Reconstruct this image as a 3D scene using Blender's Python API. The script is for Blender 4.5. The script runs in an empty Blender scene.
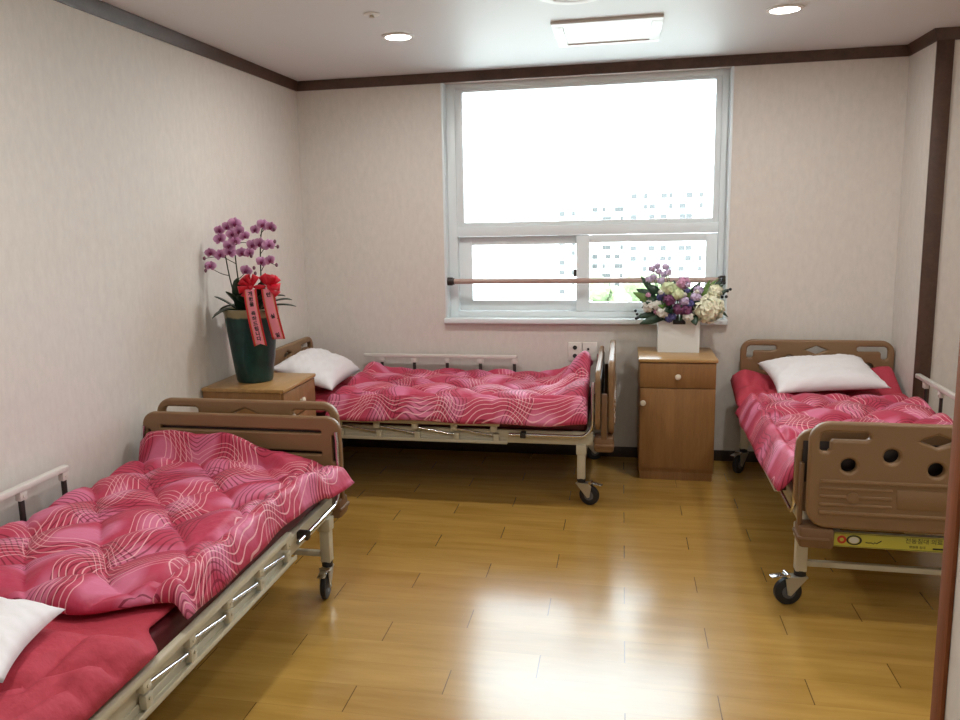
import bpy, bmesh, math, random
import numpy as np
from mathutils import Vector, Matrix, Euler
random.seed(7)
PI = math.pi
scene = bpy.context.scene
COL = scene.collection

# ---------------------------------------------------------------- camera, sky, exposure
cam_d = bpy.data.cameras.new('camera'); cam = bpy.data.objects.new('camera', cam_d); COL.objects.link(cam)
PITCH, YAW, ROLL = -0.158095916871612, 0.2112187289494131, -0.0220611469886319
def cam_matrix():
    cy, sy = math.cos(YAW), math.sin(YAW); cp, sp = math.cos(PITCH), math.sin(PITCH); cr, sr = math.cos(ROLL), math.sin(ROLL)
    right = Vector((cy, sy, 0)); f0 = Vector((-sy, cy, 0)); up = Vector((0, 0, 1))
    fwd = f0 * cp + up * sp; u2 = up * cp - f0 * sp
    r = right * cr + u2 * sr; u = u2 * cr - right * sr
    m = Matrix((r, u, -fwd)).transposed().to_4x4(); m.translation = Vector((0, 0, 1.5)); return m
cam.matrix_world = cam_matrix()
cam_d.sensor_width = 36; cam_d.lens = 808.083 * 36 / 960
cam_d.shift_x = (480 - 449.83) / 960; cam_d.shift_y = -(360 - 346.66) / 960
cam_d.clip_start = 0.05; cam_d.clip_end = 2000
scene.camera = cam

w = bpy.data.worlds.new('overcast_sky'); scene.world = w; w.use_nodes = True
bg = w.node_tree.nodes['Background']; bg.inputs[0].default_value = (0.79, 0.91, 1.0, 1); bg.inputs[1].default_value = 5.0
sun_d = bpy.data.lights.new('sun', 'SUN'); sun = bpy.data.objects.new('sun', sun_d); COL.objects.link(sun)
sun_d.energy = 3.0; sun_d.angle = 0.02; sun_d.color = (1, 0.97, 0.92)
sun.rotation_euler = Euler((math.radians(50), 0, math.radians(-25)))      # high, from behind the house, onto the far facades
por_d = bpy.data.lights.new('window_portal', 'AREA'); por = bpy.data.objects.new('window_portal', por_d); COL.objects.link(por)
por_d.shape = 'RECTANGLE'; por_d.size = 1.75; por_d.size_y = 1.5; por_d.cycles.is_portal = True
por.location = (-0.24, 5.24, 1.59); por.rotation_euler = (-PI / 2, 0, 0)
vs = scene.view_settings
vs.view_transform = 'Standard'; vs.look = 'None'; vs.gamma = 1.0; vs.use_curve_mapping = False; vs.exposure = 1.18
LAMP_W = 5.0

# ---------------------------------------------------------------- materials
def lin(c):
    return tuple(((x / 255) / 12.92 if x / 255 <= 0.04045 else ((x / 255 + 0.055) / 1.055) ** 2.4) for x in c)
class NT:
    def __init__(self, name):
        self.m = bpy.data.materials.new(name); self.m.use_nodes = True; self.nt = self.m.node_tree
        self.b = self.nt.nodes['Principled BSDF']
    def n(self, t, **k):
        x = self.nt.nodes.new(t)
        for a, v in k.items(): setattr(x, a, v)
        return x
    def ln(self, a, b): self.nt.links.new(a, b)
    def s(self, node, i, v):
        if isinstance(v, bpy.types.NodeSocket): self.ln(v, node.inputs[i])
        else: node.inputs[i].default_value = v
    def m_(self, op, a, b=0.0, c=0.0):
        x = self.n('ShaderNodeMath', operation=op); self.s(x, 0, a); self.s(x, 1, b)
        if op in ('MULTIPLY_ADD', 'COMPARE', 'WRAP'): self.s(x, 2, c)
        return x.outputs[0]
    def mix(self, f, a, b):
        x = self.n('ShaderNodeMix', data_type='RGBA')
        self.s(x, 0, f)
        for i, v in ((6, a), (7, b)):
            if isinstance(v, bpy.types.NodeSocket): self.ln(v, x.inputs[i])
            else: x.inputs[i].default_value = (*v[:3], 1)
        return x.outputs[2]
    def noise(self, scale, detail=3, vec=None, rough=0.5):
        x = self.n('ShaderNodeTexNoise'); x.inputs['Scale'].default_value = scale; x.inputs['Detail'].default_value = detail
        x.inputs['Roughness'].default_value = rough
        if vec is not None: self.ln(vec, x.inputs['Vector'])
        return x.outputs[0]
    def coord(self, which='Object', scale=(1, 1, 1)):
        t = self.n('ShaderNodeTexCoord'); mp = self.n('ShaderNodeMapping'); mp.inputs['Scale'].default_value = scale
        self.ln(t.outputs[which], mp.inputs['Vector']); return mp.outputs[0]
    def ramp(self, f, lo, hi):
        x = self.n('ShaderNodeMapRange'); self.s(x, 0, f); x.inputs[1].default_value = lo; x.inputs[2].default_value = hi; return x.outputs[0]
    def bump(self, h, strength=0.2, dist=0.01):
        x = self.n('ShaderNodeBump'); x.inputs['Strength'].default_value = strength; x.inputs['Distance'].default_value = dist
        self.ln(h, x.inputs['Height']); self.ln(x.outputs[0], self.b.inputs['Normal'])
def plain(name, rgb, rough=0.5, metal=0.0, var=0.06, nscale=12, bump=0.0, coat=0.0, sheen=0.0, sub=0.0):
    k = NT(name); c = lin(rgb)
    if var:
        n = k.noise(nscale, 4, k.coord())
        k.ln(k.mix(n, tuple(x * (1 - var) for x in c), tuple(min(1, x * (1 + var)) for x in c)), k.b.inputs['Base Color'])
        if bump: k.bump(n, bump, 0.01)
    else: k.b.inputs['Base Color'].default_value = (*c, 1)
    k.b.inputs['Roughness'].default_value = rough; k.b.inputs['Metallic'].default_value = metal
    k.b.inputs['Coat Weight'].default_value = coat; k.b.inputs['Sheen Weight'].default_value = sheen
    return k.m
def wood(name, c1, c2, rough=0.4, scale=(3, 3, 40), coat=0.0):
    k = NT(name); v = k.coord('Object', scale)
    n = k.noise(1.6, 5, v, 0.6); n2 = k.noise(9, 3, v)
    f = k.ramp(k.m_('MULTIPLY_ADD', n2, 0.35, k.m_('MULTIPLY', n, 0.75)), 0.35, 0.75)
    k.ln(k.mix(f, lin(c1), lin(c2)), k.b.inputs['Base Color']); k.b.inputs['Roughness'].default_value = rough
    k.b.inputs['Coat Weight'].default_value = coat; k.bump(f, 0.04, 0.005)
    return k.m
def emit(name, rgb, s):
    k = NT(name); k.b.inputs['Base Color'].default_value = (*lin(rgb), 1)
    k.b.inputs['Emission Color'].default_value = (*lin(rgb), 1); k.b.inputs['Emission Strength'].default_value = s
    return k.m
def mat_wall():
    k = NT('wallpaper'); v = k.coord('Object', (11, 11, 5)); n = k.noise(3, 6, v, 0.7); n2 = k.noise(60, 2, k.coord())
    k.ln(k.mix(k.ramp(n, 0.3, 0.7), lin((210, 205, 197)), lin((221, 216, 208))), k.b.inputs['Base Color'])
    k.b.inputs['Roughness'].default_value = 0.75; k.bump(n2, 0.08, 0.004); return k.m
def mat_floor():
    k = NT('varnished_plank_floor'); t = k.n('ShaderNodeTexCoord'); sp = k.n('ShaderNodeSeparateXYZ'); k.ln(t.outputs['Object'], sp.inputs[0])
    x, y = sp.outputs[0], sp.outputs[1]
    W, L = 0.143, 0.855
    r = k.m_('DIVIDE', k.m_('SUBTRACT', y, 2.45), W); row = k.m_('FLOOR', r); fr = k.m_('FRACT', r)
    xs = k.m_('DIVIDE', k.m_('SUBTRACT', k.m_('ADD', x, 0.26 + 20 * L), k.m_('MULTIPLY', row, 0.285)), L); fx = k.m_('FRACT', xs); ci = k.m_('FLOOR', xs)
    seam_x = k.m_('LESS_THAN', k.m_('MULTIPLY', k.m_('MINIMUM', fx, k.m_('SUBTRACT', 1.0, fx)), L), 0.0017)
    seam_y = k.m_('LESS_THAN', k.m_('MULTIPLY', k.m_('MINIMUM', fr, k.m_('SUBTRACT', 1.0, fr)), W), 0.0009)
    cb = k.n('ShaderNodeCombineXYZ'); k.ln(row, cb.inputs[0]); k.ln(ci, cb.inputs[1])
    wn = k.n('ShaderNodeTexWhiteNoise'); wn.noise_dimensions = '3D'; k.ln(cb.outputs[0], wn.inputs['Vector'])
    off = k.n('ShaderNodeVectorMath', operation='MULTIPLY_ADD'); k.ln(wn.outputs['Color'], off.inputs[0]); off.inputs[1].default_value = (9, 9, 9); k.ln(t.outputs['Object'], off.inputs[2])
    mp = k.n('ShaderNodeMapping'); mp.inputs['Scale'].default_value = (1.8, 15, 1); k.ln(off.outputs[0], mp.inputs['Vector'])
    g = k.noise(1.0, 6, mp.outputs[0], 0.62)
    base = k.mix(k.ramp(g, 0.25, 0.8), lin((158, 121, 52)), lin((196, 156, 82)))
    base = k.mix(k.m_('MULTIPLY', wn.outputs['Value'], 0.22), base, lin((140, 100, 40)))
    # a few knots
    vo = k.n('ShaderNodeTexVoronoi'); mp2 = k.n('ShaderNodeMapping'); mp2.inputs['Scale'].default_value = (1.2, 3.2, 1); k.ln(off.outputs[0], mp2.inputs['Vector']); k.ln(mp2.outputs[0], vo.inputs['Vector'])
    vo.inputs['Scale'].default_value = 1.0
    base = k.mix(k.m_('MULTIPLY', k.m_('LESS_THAN', vo.outputs['Distance'], 0.05), 0.35), base, lin((105, 70, 28)))
    base = k.mix(k.m_('MULTIPLY', seam_x, 0.75), base, lin((60, 40, 18)))
    base = k.mix(k.m_('MULTIPLY', seam_y, 0.22), base, lin((70, 46, 20)))
    k.ln(base, k.b.inputs['Base Color'])
    k.s(k.b, 'Roughness', k.m_('MULTIPLY_ADD', g, 0.10, 0.20)); k.b.inputs['Coat Weight'].default_value = 0.65; k.b.inputs['Coat Roughness'].default_value = 0.17
    k.b.inputs['Specular IOR Level'].default_value = 0.42
    k.bump(k.noise(5, 3, t.outputs['Object']), 0.03, 0.01)
    return k.m
def mat_quilt():
    k = NT('patterned_quilt_cotton'); u = k.n('ShaderNodeUVMap'); u.uv_map = 'UVMap'; sp = k.n('ShaderNodeSeparateXYZ'); k.ln(u.outputs[0], sp.inputs[0])
    s, t = sp.outputs[0], sp.outputs[1]
    def sine(v, period, ph): return k.m_('SINE', k.m_('MULTIPLY_ADD', v, 2 * PI / period, ph))
    def bundle(c, period, width, pitch, lw):
        p = k.m_('MULTIPLY', k.m_('FRACT', k.m_('DIVIDE', k.m_('ADD', c, 10.0), period)), period)
        inside = k.m_('LESS_THAN', p, width)
        l = k.m_('LESS_THAN', k.m_('FRACT', k.m_('DIVIDE', p, pitch)), lw)
        return k.m_('MULTIPLY', inside, l)
    wob = k.m_('MULTIPLY', k.m_('SUBTRACT', k.noise(3.0, 2, u.outputs[0]), 0.5), 0.10)
    c1 = k.m_('ADD', k.m_('ADD', t, wob), k.m_('MULTIPLY_ADD', sine(s, 0.36, 0.4), 0.026, k.m_('MULTIPLY', sine(s, 0.19, 1.0), 0.010)))
    c2 = k.m_('ADD', k.m_('ADD', s, wob), k.m_('MULTIPLY', sine(t, 0.33, 0.8), 0.042))
    c3 = k.m_('ADD', c2, k.m_('MULTIPLY', t, 0.35))
    c4 = k.m_('SUBTRACT', c1, k.m_('MULTIPLY', s, 0.30))
    white1 = bundle(c1, 0.31, 0.105, 0.0200, 0.17)
    white2 = bundle(k.m_('ADD', c3, 0.16), 0.44, 0.085, 0.020, 0.18)
    dark1 = bundle(c2, 0.36, 0.15, 0.0190, 0.28)
    dark2 = bundle(k.m_('ADD', c4, 0.1), 0.40, 0.11, 0.019, 0.26)
    lens = k.m_('MULTIPLY', sine(k.m_('ADD', c3, 0.02), 0.34, 0.3), sine(k.m_('SUBTRACT', c1, k.m_('MULTIPLY', s, 0.5)), 0.30, 1.1))
    base = k.mix(k.ramp(lens, 0.0, 0.55), lin((184, 60, 88)), lin((208, 112, 144)))
    base = k.mix(k.m_('MULTIPLY', dark1, 0.75), base, lin((112, 8, 34)))
    base = k.mix(k.m_('MULTIPLY', dark2, 0.7), base, lin((112, 8, 34)))
    base = k.mix(k.m_('MULTIPLY', white1, 0.72), base, lin((240, 190, 192)))
    base = k.mix(k.m_('MULTIPLY', white2, 0.6), base, lin((240, 186, 190)))
    k.ln(base, k.b.inputs['Base Color']); k.b.inputs['Roughness'].default_value = 0.5; k.b.inputs['Specular IOR Level'].default_value = 0.3
    k.bump(k.noise(26, 4, u.outputs[0]), 0.4, 0.014)
    return k.m
M = dict(
    wall=mat_wall(), floor=mat_floor(), quilt=mat_quilt(),
    ceil=plain('ceiling_paint', (220, 222, 223), 0.5, var=0.015, nscale=3),
    trim=wood('dark_wood_trim', (66, 47, 38), (90, 66, 53), 0.45, (6, 6, 6)),
    base=wood('dark_baseboard', (38, 28, 24), (58, 42, 34), 0.5, (6, 6, 6)),
    jamb=wood('reddish_door_casing', (112, 58, 22), (140, 78, 34), 0.75, (30, 30, 3)),
    white=plain('white_window_plastic', (228, 236, 238), 0.35, var=0.02),
    cab=wood('light_brown_cabinet_wood', (132, 94, 54), (156, 114, 68), 0.38, (24, 24, 2.5)),
    cabtop=wood('cabinet_top_wood', (160, 124, 74), (186, 146, 94), 0.28, (3, 20, 20)),
    gap=plain('shadow_gap', (40, 28, 20), 0.8, var=0),
    steel=plain('cream_painted_steel', (200, 193, 170), 0.35, var=0.03),
    alu=plain('off_white_rail', (214, 210, 202), 0.35, var=0.02),
    chrome=plain('chrome', (215, 215, 218), 0.16, 1.0, var=0.02),
    darkm=plain('dark_steel', (66, 60, 58), 0.4, 0.6, var=0.05),
    zinc=plain('zinc_fork', (190, 186, 172), 0.35, 0.7, var=0.05),
    tyre=plain('black_rubber', (30, 31, 34), 0.5, var=0.08), hub=plain('grey_wheel_hub', (92, 94, 98), 0.45, var=0.05),
    board=plain('brown_moulded_plastic', (134, 104, 72), 0.42, var=0.04, nscale=200, bump=0.05),
    block=plain('darker_brown_plastic', (116, 86, 58), 0.45, var=0.04),
    matt=plain('maroon_mattress_vinyl', (92, 26, 36), 0.5, var=0.05),
    pad=plain('plain_crimson_cotton', (180, 56, 74), 0.75, var=0.10, nscale=24, bump=0.6),
    pil=plain('white_pillowcase', (232, 230, 232), 0.6, var=0.02, nscale=8, bump=0.12, sheen=0.1),
    barw=wood('pale_wood_bar', (166, 138, 126), (186, 158, 146), 0.4, (2, 20, 20)),
    tealmat=None, glass=None)
def mat_glass():
    k = NT('window_glass'); nt = k.nt; nt.nodes.remove(k.b); out = nt.nodes['Material Output']
    tr = k.n('ShaderNodeBsdfTransparent'); tr.inputs[0].default_value = (0.97, 0.985, 0.98, 1); gl = k.n('ShaderNodeBsdfGlossy'); gl.inputs['Roughness'].default_value = 0.02
    fr = k.n('ShaderNodeFresnel'); fr.inputs[0].default_value = 1.45; mx = k.n('ShaderNodeMixShader')
    k.ln(fr.outputs[0], mx.inputs[0]); k.ln(tr.outputs[0], mx.inputs[1]); k.ln(gl.outputs[0], mx.inputs[2]); k.ln(mx.outputs[0], out.inputs[0]); return k.m
M['glass'] = mat_glass()
def mat_pot():
    k = NT('teal_glazed_ceramic'); v = k.coord('Object'); n = k.noise(14, 4, v, 0.6); sp = k.n('ShaderNodeSeparateXYZ'); k.ln(v, sp.inputs[0])
    drip = k.m_('ADD', sp.outputs[2], k.m_('MULTIPLY', k.noise(18, 2, v), 0.03))
    c = k.mix(k.ramp(n, 0.3, 0.7), lin((12, 42, 44)), lin((24, 70, 66)))
    c = k.mix(k.ramp(drip, 0.345, 0.352), c, lin((150, 138, 104)))
    k.ln(c, k.b.inputs['Base Color']); k.b.inputs['Roughness'].default_value = 0.3; k.bump(n, 0.4, 0.01); return k.m
M['pot'] = mat_pot()

# ---------------------------------------------------------------- mesh helpers
class MB:
    def __init__(self): self.bm = bmesh.new()
    def box(self, lo, hi, bevel=0.0, rot=None, seg=2):
        lo, hi = Vector(lo), Vector(hi); c = (lo + hi) / 2; d = hi - lo
        t = bmesh.new(); bmesh.ops.create_cube(t, size=1)
        bmesh.ops.scale(t, vec=d, verts=t.verts)
        if bevel: bmesh.ops.bevel(t, geom=t.edges[:], offset=min(bevel, 0.45 * min(d)), segments=seg, affect='EDGES', profile=0.5)
        if rot is not None: bmesh.ops.rotate(t, cent=(0, 0, 0), matrix=rot, verts=t.verts)
        bmesh.ops.translate(t, vec=c, verts=t.verts); self.add(t); return self
    def add(self, t):
        me = bpy.data.meshes.new('t'); t.to_mesh(me); t.free(); self.bm.from_mesh(me); bpy.data.meshes.remove(me)
    def addmesh(self, me, mat=None):
        n = len(self.bm.verts); self.bm.from_mesh(me); self.bm.verts.ensure_lookup_table()
        if mat is not None: bmesh.ops.transform(self.bm, matrix=mat, verts=self.bm.verts[n:])
    def cyl(self, a, b, r1, r2=None, seg=20, caps=True):
        a, b = Vector(a), Vector(b); r2 = r1 if r2 is None else r2; d = b - a
        t = bmesh.new(); bmesh.ops.create_cone(t, cap_ends=caps, segments=seg, radius1=r1, radius2=r2, depth=d.length)
        bmesh.ops.rotate(t, cent=(0, 0, 0), matrix=d.to_track_quat('Z', 'Y').to_matrix(), verts=t.verts)
        bmesh.ops.translate(t, vec=(a + b) / 2, verts=t.verts); self.add(t); return self
    def tube(self, pts, r, seg=10, taper=None):
        pts = [Vector(p) for p in pts]; rings = []; n = len(pts); prev = None
        for i, p in enumerate(pts):
            d = (pts[min(i + 1, n - 1)] - pts[max(i - 1, 0)]).normalized()
            if prev is None: a = d.orthogonal().normalized()
            else: a = (prev - d * prev.dot(d)).normalized()
            prev = a; b = d.cross(a); rr = r if taper is None else r + (taper - r) * i / (n - 1)
            rings.append([self.bm.verts.new(p + (a * math.cos(2 * PI * j / seg) + b * math.sin(2 * PI * j / seg)) * rr) for j in range(seg)])
        for i in range(n - 1):
            for j in range(seg): self.bm.faces.new((rings[i][j], rings[i][(j + 1) % seg], rings[i + 1][(j + 1) % seg], rings[i + 1][j]))
        self.bm.faces.new(rings[0][::-1]); self.bm.faces.new(rings[-1]); return self
    def lathe(self, prof, cent=(0, 0, 0), seg=48, wob=None, ring=False):
        rings = []
        for (r, z) in prof:
            rings.append([self.bm.verts.new((cent[0] + (r + (wob(2 * PI * j / seg, z) if wob else 0)) * math.cos(2 * PI * j / seg), cent[1] + (r + (wob(2 * PI * j / seg, z) if wob else 0)) * math.sin(2 * PI * j / seg), cent[2] + z)) for j in range(seg)])
        for i in range(len(prof) - 1):
            for j in range(seg): self.bm.faces.new((rings[i][j], rings[i][(j + 1) % seg], rings[i + 1][(j + 1) % seg], rings[i + 1][j]))
        if ring:
            for j in range(seg): self.bm.faces.new((rings[-1][j], rings[-1][(j + 1) % seg], rings[0][(j + 1) % seg], rings[0][j]))
        else: self.bm.faces.new(rings[0][::-1]); self.bm.faces.new(rings[-1])
        return self
    def sphere(self, c, r, sub=2, sc=(1, 1, 1), jit=0.0, rng=random):
        t = bmesh.new(); bmesh.ops.create_icosphere(t, subdivisions=sub, radius=r)
        for v in t.verts: v.co = Vector((v.co.x * sc[0], v.co.y * sc[1], v.co.z * sc[2])) * (1 + rng.uniform(-jit, jit)) + Vector(c)
        self.add(t); return self
    def mesh(self, name, smooth=True):
        me = bpy.data.meshes.new(name); bmesh.ops.recalc_face_normals(self.bm, faces=self.bm.faces); self.bm.to_mesh(me); self.bm.free()
        if smooth:
            me.polygons.foreach_set('use_smooth', [True] * len(me.polygons)); me.set_sharp_from_angle(angle=math.radians(38))
        return me
    def build(self, name, mat, parent=None, loc=None, smooth=True):
        return link(name, self.mesh(name, smooth), mat, parent, loc)
def link(name, me, mat, parent=None, loc=None):
    o = bpy.data.objects.new(name, me); COL.objects.link(o)
    if mat is not None and len(me.materials) == 0: me.materials.append(mat)
    if parent is not None: o.parent = parent
    if loc is not None: o.location = loc
    return o
def tag(o, label=None, cat=None, group=None, kind=None):
    for a, v in (('label', label), ('category', cat), ('group', group), ('kind', kind)):
        if v: o[a] = v
    return o
def empty(name, loc=(0, 0, 0), rz=0.0):
    o = bpy.data.objects.new(name, None); COL.objects.link(o); o.location = loc; o.rotation_euler = (0, 0, rz); o.empty_display_size = 0.1; return o
def struct(o): o['kind'] = 'structure'; return o
def copy_tree(o, parent=None):
    c = o.copy(); COL.objects.link(c); c.parent = parent
    for ch in list(o.children): copy_tree(ch, c)
    return c
def rrect(x0, y0, x1, y1, r, n=6):
    pts = []
    for cx, cy, a0 in ((x1 - r, y1 - r, 0), (x0 + r, y1 - r, 90), (x0 + r, y0 + r, 180), (x1 - r, y0 + r, 270)):
        for i in range(n + 1):
            a = math.radians(a0 + 90 * i / n); pts.append((cx + r * math.cos(a), cy + r * math.sin(a)))
    return pts
def circ(cx, cy, r, n=24): return [(cx + r * math.cos(2 * PI * i / n), cy + r * math.sin(2 * PI * i / n)) for i in range(n)]
def plate(outer, holes, thick, bevel):
    """2D outline with holes -> solid in the XZ plane, centred on y = 0"""
    cu = bpy.data.curves.new('plate', 'CURVE'); cu.dimensions = '2D'; cu.fill_mode = 'BOTH'; cu.extrude = thick / 2 - bevel; cu.bevel_depth = bevel; cu.bevel_resolution = 2
    cu.offset = -bevel
    for pts in [outer] + holes:
        sp = cu.splines.new('POLY'); sp.points.add(len(pts) - 1); sp.use_cyclic_u = True
        for p, q in zip(sp.points, pts): p.co = (q[0], q[1], 0, 1)
    o = bpy.data.objects.new('plate', cu); COL.objects.link(o); dg = bpy.context.evaluated_depsgraph_get()
    me = bpy.data.meshes.new_from_object(o.evaluated_get(dg)); bpy.data.objects.remove(o); bpy.data.curves.remove(cu)
    me.transform(Matrix.Rotation(PI / 2, 4, 'X')); me.materials.clear(); return me
def text_mesh(body, size, thick=0.0006, spacing=1.0, bold=0.0):
    cu = bpy.data.curves.new('text', 'FONT'); cu.body = body; cu.size = size; cu.extrude = thick / 2; cu.align_x = 'CENTER'; cu.align_y = 'CENTER'; cu.resolution_u = 3; cu.offset = bold; cu.space_line = spacing
    o = bpy.data.objects.new('text', cu); COL.objects.link(o); dg = bpy.context.evaluated_depsgraph_get()
    me = bpy.data.meshes.new_from_object(o.evaluated_get(dg)); bpy.data.objects.remove(o); bpy.data.curves.remove(cu); me.materials.clear(); return me

# ---------------------------------------------------------------- room shell
XL, XR, YB, H = -2.03, 1.516, 5.0, 2.37
YJ, XF, YF = 4.60, 2.5, -1.6           # jog of the right wall, far right wall, wall behind the camera
T = 0.2
WX0, WX1, WZ0, WZ1 = -1.095, 0.612, 0.84, 2.318
struct(MB().box((XL - T, YF - T, -0.1), (XF + T, YB + T, 0)).build('floor', M['floor']))
struct(MB().box((XL - T, YF - T, H), (XF + T, YB + T, H + 0.12)).build('ceiling', M['ceil']))
struct(MB().box((XL - T, YF - T, 0), (XL, YB + T, H)).build('wall_left', M['wall']))
b = MB().box((XL, YB, 0), (WX0, YB + T, H)).box((WX1, YB, 0), (XR, YB + T, H)).box((WX0, YB, 0), (WX1, YB + T, WZ0)).box((WX0, YB, WZ1), (WX1, YB + T, H))
struct(b.build('wall_back', M['wall']))
struct(MB().box((XR, YJ, 0), (XF + T, YB + T, H)).build('wall_right', M['wall']))
struct(MB().box((XF, YF - T, 0), (XF + T, YJ, H)).build('wall_far_right', M['wall']))
struct(MB().box((XL, YF - T, 0), (XF, YF, H)).build('wall_front', M['wall']))
struct(MB().box((0.466, YF, 0), (XF, 1.226, H)).build('wall_partition', M['wall']))
struct(MB().box((0.460, 1.195, 0.001), (0.4658, 1.232, H - 0.001), 0.001).box((0.4658, 1.2262, 0.001), (0.53, 1.232, H - 0.001), 0.001).build('trim_5', M['jamb']))
# cornice strips
def cornice(name, p0, p1, nrm, c0=0.0, c1=0.0):
    """sloped wooden strip under the ceiling along p0-p1; nrm points into the room; c0/c1 lengthen or shorten the lip at the mitres"""
    p0, p1, nrm = Vector(p0), Vector(p1), Vector(nrm); d = (p1 - p0).normalized(); bm = bmesh.new()
    prof = [(0, -0.058), (0.006, -0.058), (0.022, -0.004), (0.022, 0), (0, 0)]
    rings = []
    for p, c, sg in ((p0, c0, 1), (p1, c1, -1)):
        rings.append([bm.verts.new(p + nrm * a + d * (sg * a * c) + Vector((0, 0, H - 0.0005 + z))) for a, z in prof])
    n = len(prof)
    for j in range(n): bm.faces.new((rings[0][j], rings[0][(j + 1) % n], rings[1][(j + 1) % n], rings[1][j]))
    bm.faces.new(rings[0][::-1]); bm.faces.new(rings[1]); m = MB(); m.add(bm); return struct(m.build(name, M['trim']))
cornice('trim_1', (XL, YF, 0), (XL, YB, 0), (1, 0, 0), 0, 1)
cornice('trim_2', (XL, YB, 0), (XR, YB, 0), (0, -1, 0), 1, 1)
cornice('trim_3', (XR, YB, 0), (XR, YJ, 0), (-1, 0, 0), 1, -1)
cornice('trim_4', (XR, YJ, 0), (XF, YJ, 0), (0, -1, 0), -1, 0)
struct(MB().box((XR - 0.004, YJ - 0.012, 0), (XR + 0.075, YJ - 0.0002, H - 0.055), 0.002).build('trim_6', M['trim']))
struct(MB().box((XL + 0.012, YB - 0.012, 0), (XR - 0.012, YB - 0.0002, 0.066), 0.003).build('baseboard_back', M['base']))
struct(MB().box((XL + 0.0002, YF, 0), (XL + 0.012, YB, 0.066), 0.003).build('baseboard_left', M['base']))
struct(MB().box((XR - 0.012, YJ, 0), (XR - 0.0002, YB, 0.066), 0.003).build('baseboard_right', M['base']))

# ---------------------------------------------------------------- window
fy = 5.10
win = MB()
win.box((WX0, fy, 0.865), (-1.03, 5.19, WZ1), 0.003).box((0.562, fy, 0.865), (WX1, 5.19, WZ1), 0.003).box((-1.03, fy, 2.285), (0.562, 5.19, WZ1), 0.003)
win.box((-1.03, fy, 1.378), (0.562, 5.19, 1.44), 0.003).box((-1.03, fy, 0.865), (0.562, 5.19, 0.90), 0.003)
win.box((-1.03, fy + 0.012, 1.44), (-0.985, 5.17, 2.285), 0.002).box((0.528, fy + 0.012, 1.44), (0.562, 5.17, 2.285), 0.002)
win.box((-0.985, fy + 0.012, 2.267), (0.528, 5.17, 2.285), 0.002).box((-0.985, fy + 0.012, 1.44), (0.528, 5.17, 1.467), 0.002)
wf = struct(win.build('window_1', M['white']))
MB().box((-0.984, 5.14, 1.468), (0.527, 5.146, 2.266)).build('window_pane', M['glass'], wf)
def sash(x0, x1, y0, gx0, gx1, gz0, gz1):
    m = MB(); z0, z1, y1 = 0.902, 1.376, y0 + 0.034
    m.box((x0, y0, z0), (gx0, y1, z1), 0.003).box((gx1, y0, z0), (x1, y1, z1), 0.003).box((gx0, y0, z0), (gx1, y1, gz0), 0.003).box((gx0, y0, gz1), (gx1, y1, z1), 0.003)
    s = m.build('window_sash', M['white'], wf)
    MB().box((gx0 + 0.001, y0 + 0.014, gz0 + 0.001), (gx1 - 0.001, y0 + 0.02, gz1 - 0.001)).build('window_pane', M['glass'], s)
    return s
sl = sash(-1.028, -0.205, 5.148, -0.944, -0.27, 0.968, 1.322)
sr = sash(-0.277, 0.560, 5.108, -0.197, 0.494, 0.960, 1.330)
MB().box((-0.296, 5.126, 1.118), (-0.278, 5.147, 1.165), 0.004).build('window_latch', M['darkm'], sl)
st = MB().box((WX0 - 0.004, 4.962, 0.8395), (WX1 + 0.004, 4.9995, 0.872), 0.006).box((WX0 + 0.001, 4.99, 0.8405), (WX1 - 0.001, 5.19, 0.8645), 0.002)
st.build('window_sill', M['white'], wf)
lin_m = MB().box((WX0 + 0.0005, 4.995, 0.866), (WX0 + 0.012, 5.099, WZ1 - 0.001), 0.002).box((WX1 - 0.012, 4.995, 0.866), (WX1 - 0.0005, 5.099, WZ1 - 0.001), 0.002)
lin_m.build('window_reveal', M['white'], wf)
hb = empty('window_guard_bar', (-0.24, 5.03, 1.10))
tag(hb, 'pale wooden guard rail across the lower window panes', 'rail')
MB().cyl((-0.826, 0, 0), (0.826, 0, 0), 0.0165).build('bar', M['barw'], hb)
for sx in (-1, 1): MB().cyl((sx * 0.81, 0, 0), (sx * 0.842, 0, 0), 0.026).cyl((sx * 0.80, 0, 0), (sx * 0.82, 0, 0), 0.021).build('end_bracket', M['darkm'], hb)

# ---------------------------------------------------------------- outside
struct(MB().box((-400, 6, -23.5), (400, 900, -23)).build('ground', plain('pale_paved_ground', (190, 192, 186), 0.9, var=0.08, nscale=0.05)))
bw = plain('pale_apartment_wall', (225, 225, 222), 0.8, var=0.03, nscale=0.1); bwin = plain('apartment_window_glass', (74, 76, 76), 0.9, var=0.1)
roofm = plain('apartment_roof', (196, 206, 210), 0.8)
def tower(x0, x1, y, z1, cols, rows, label, dx=0.0, cat='building'):
    t = empty('apartment_building', ((x0 + x1) / 2, y, -23)); tag(t, label, cat, None)
    hw = (x1 - x0) / 2; h = z1 + 23
    MB().box((-hw, 0, 0), (hw, 14, h)).build('wall', bw, t)
    MB().box((-hw - 0.4, -0.5, h), (hw + 0.4, 14.4, h + 0.7)).box((-hw * 0.3, 4, h + 0.7), (hw * 0.1, 9, h + 3.2)).build('roof', roofm, t)
    me = None; pw = 2 * hw / cols; ph = 2.95
    for r in range(rows):
        for c in range(cols):
            if me is None: me = MB().box((-0.85, -0.12, -0.7), (0.85, 0.06, 0.7)).mesh('window')
            if (r * 7 + c * 5 + cols) % 3 == 0: continue
            o = link('window', me, bwin, t, (-hw + pw * (c + 0.5) + (0.4 if c % 2 else -0.3), 0, h - 2.6 - r * ph))
            o.scale = (0.6 if c % 3 == 1 else 1.0, 1, 1)
    return t
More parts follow.
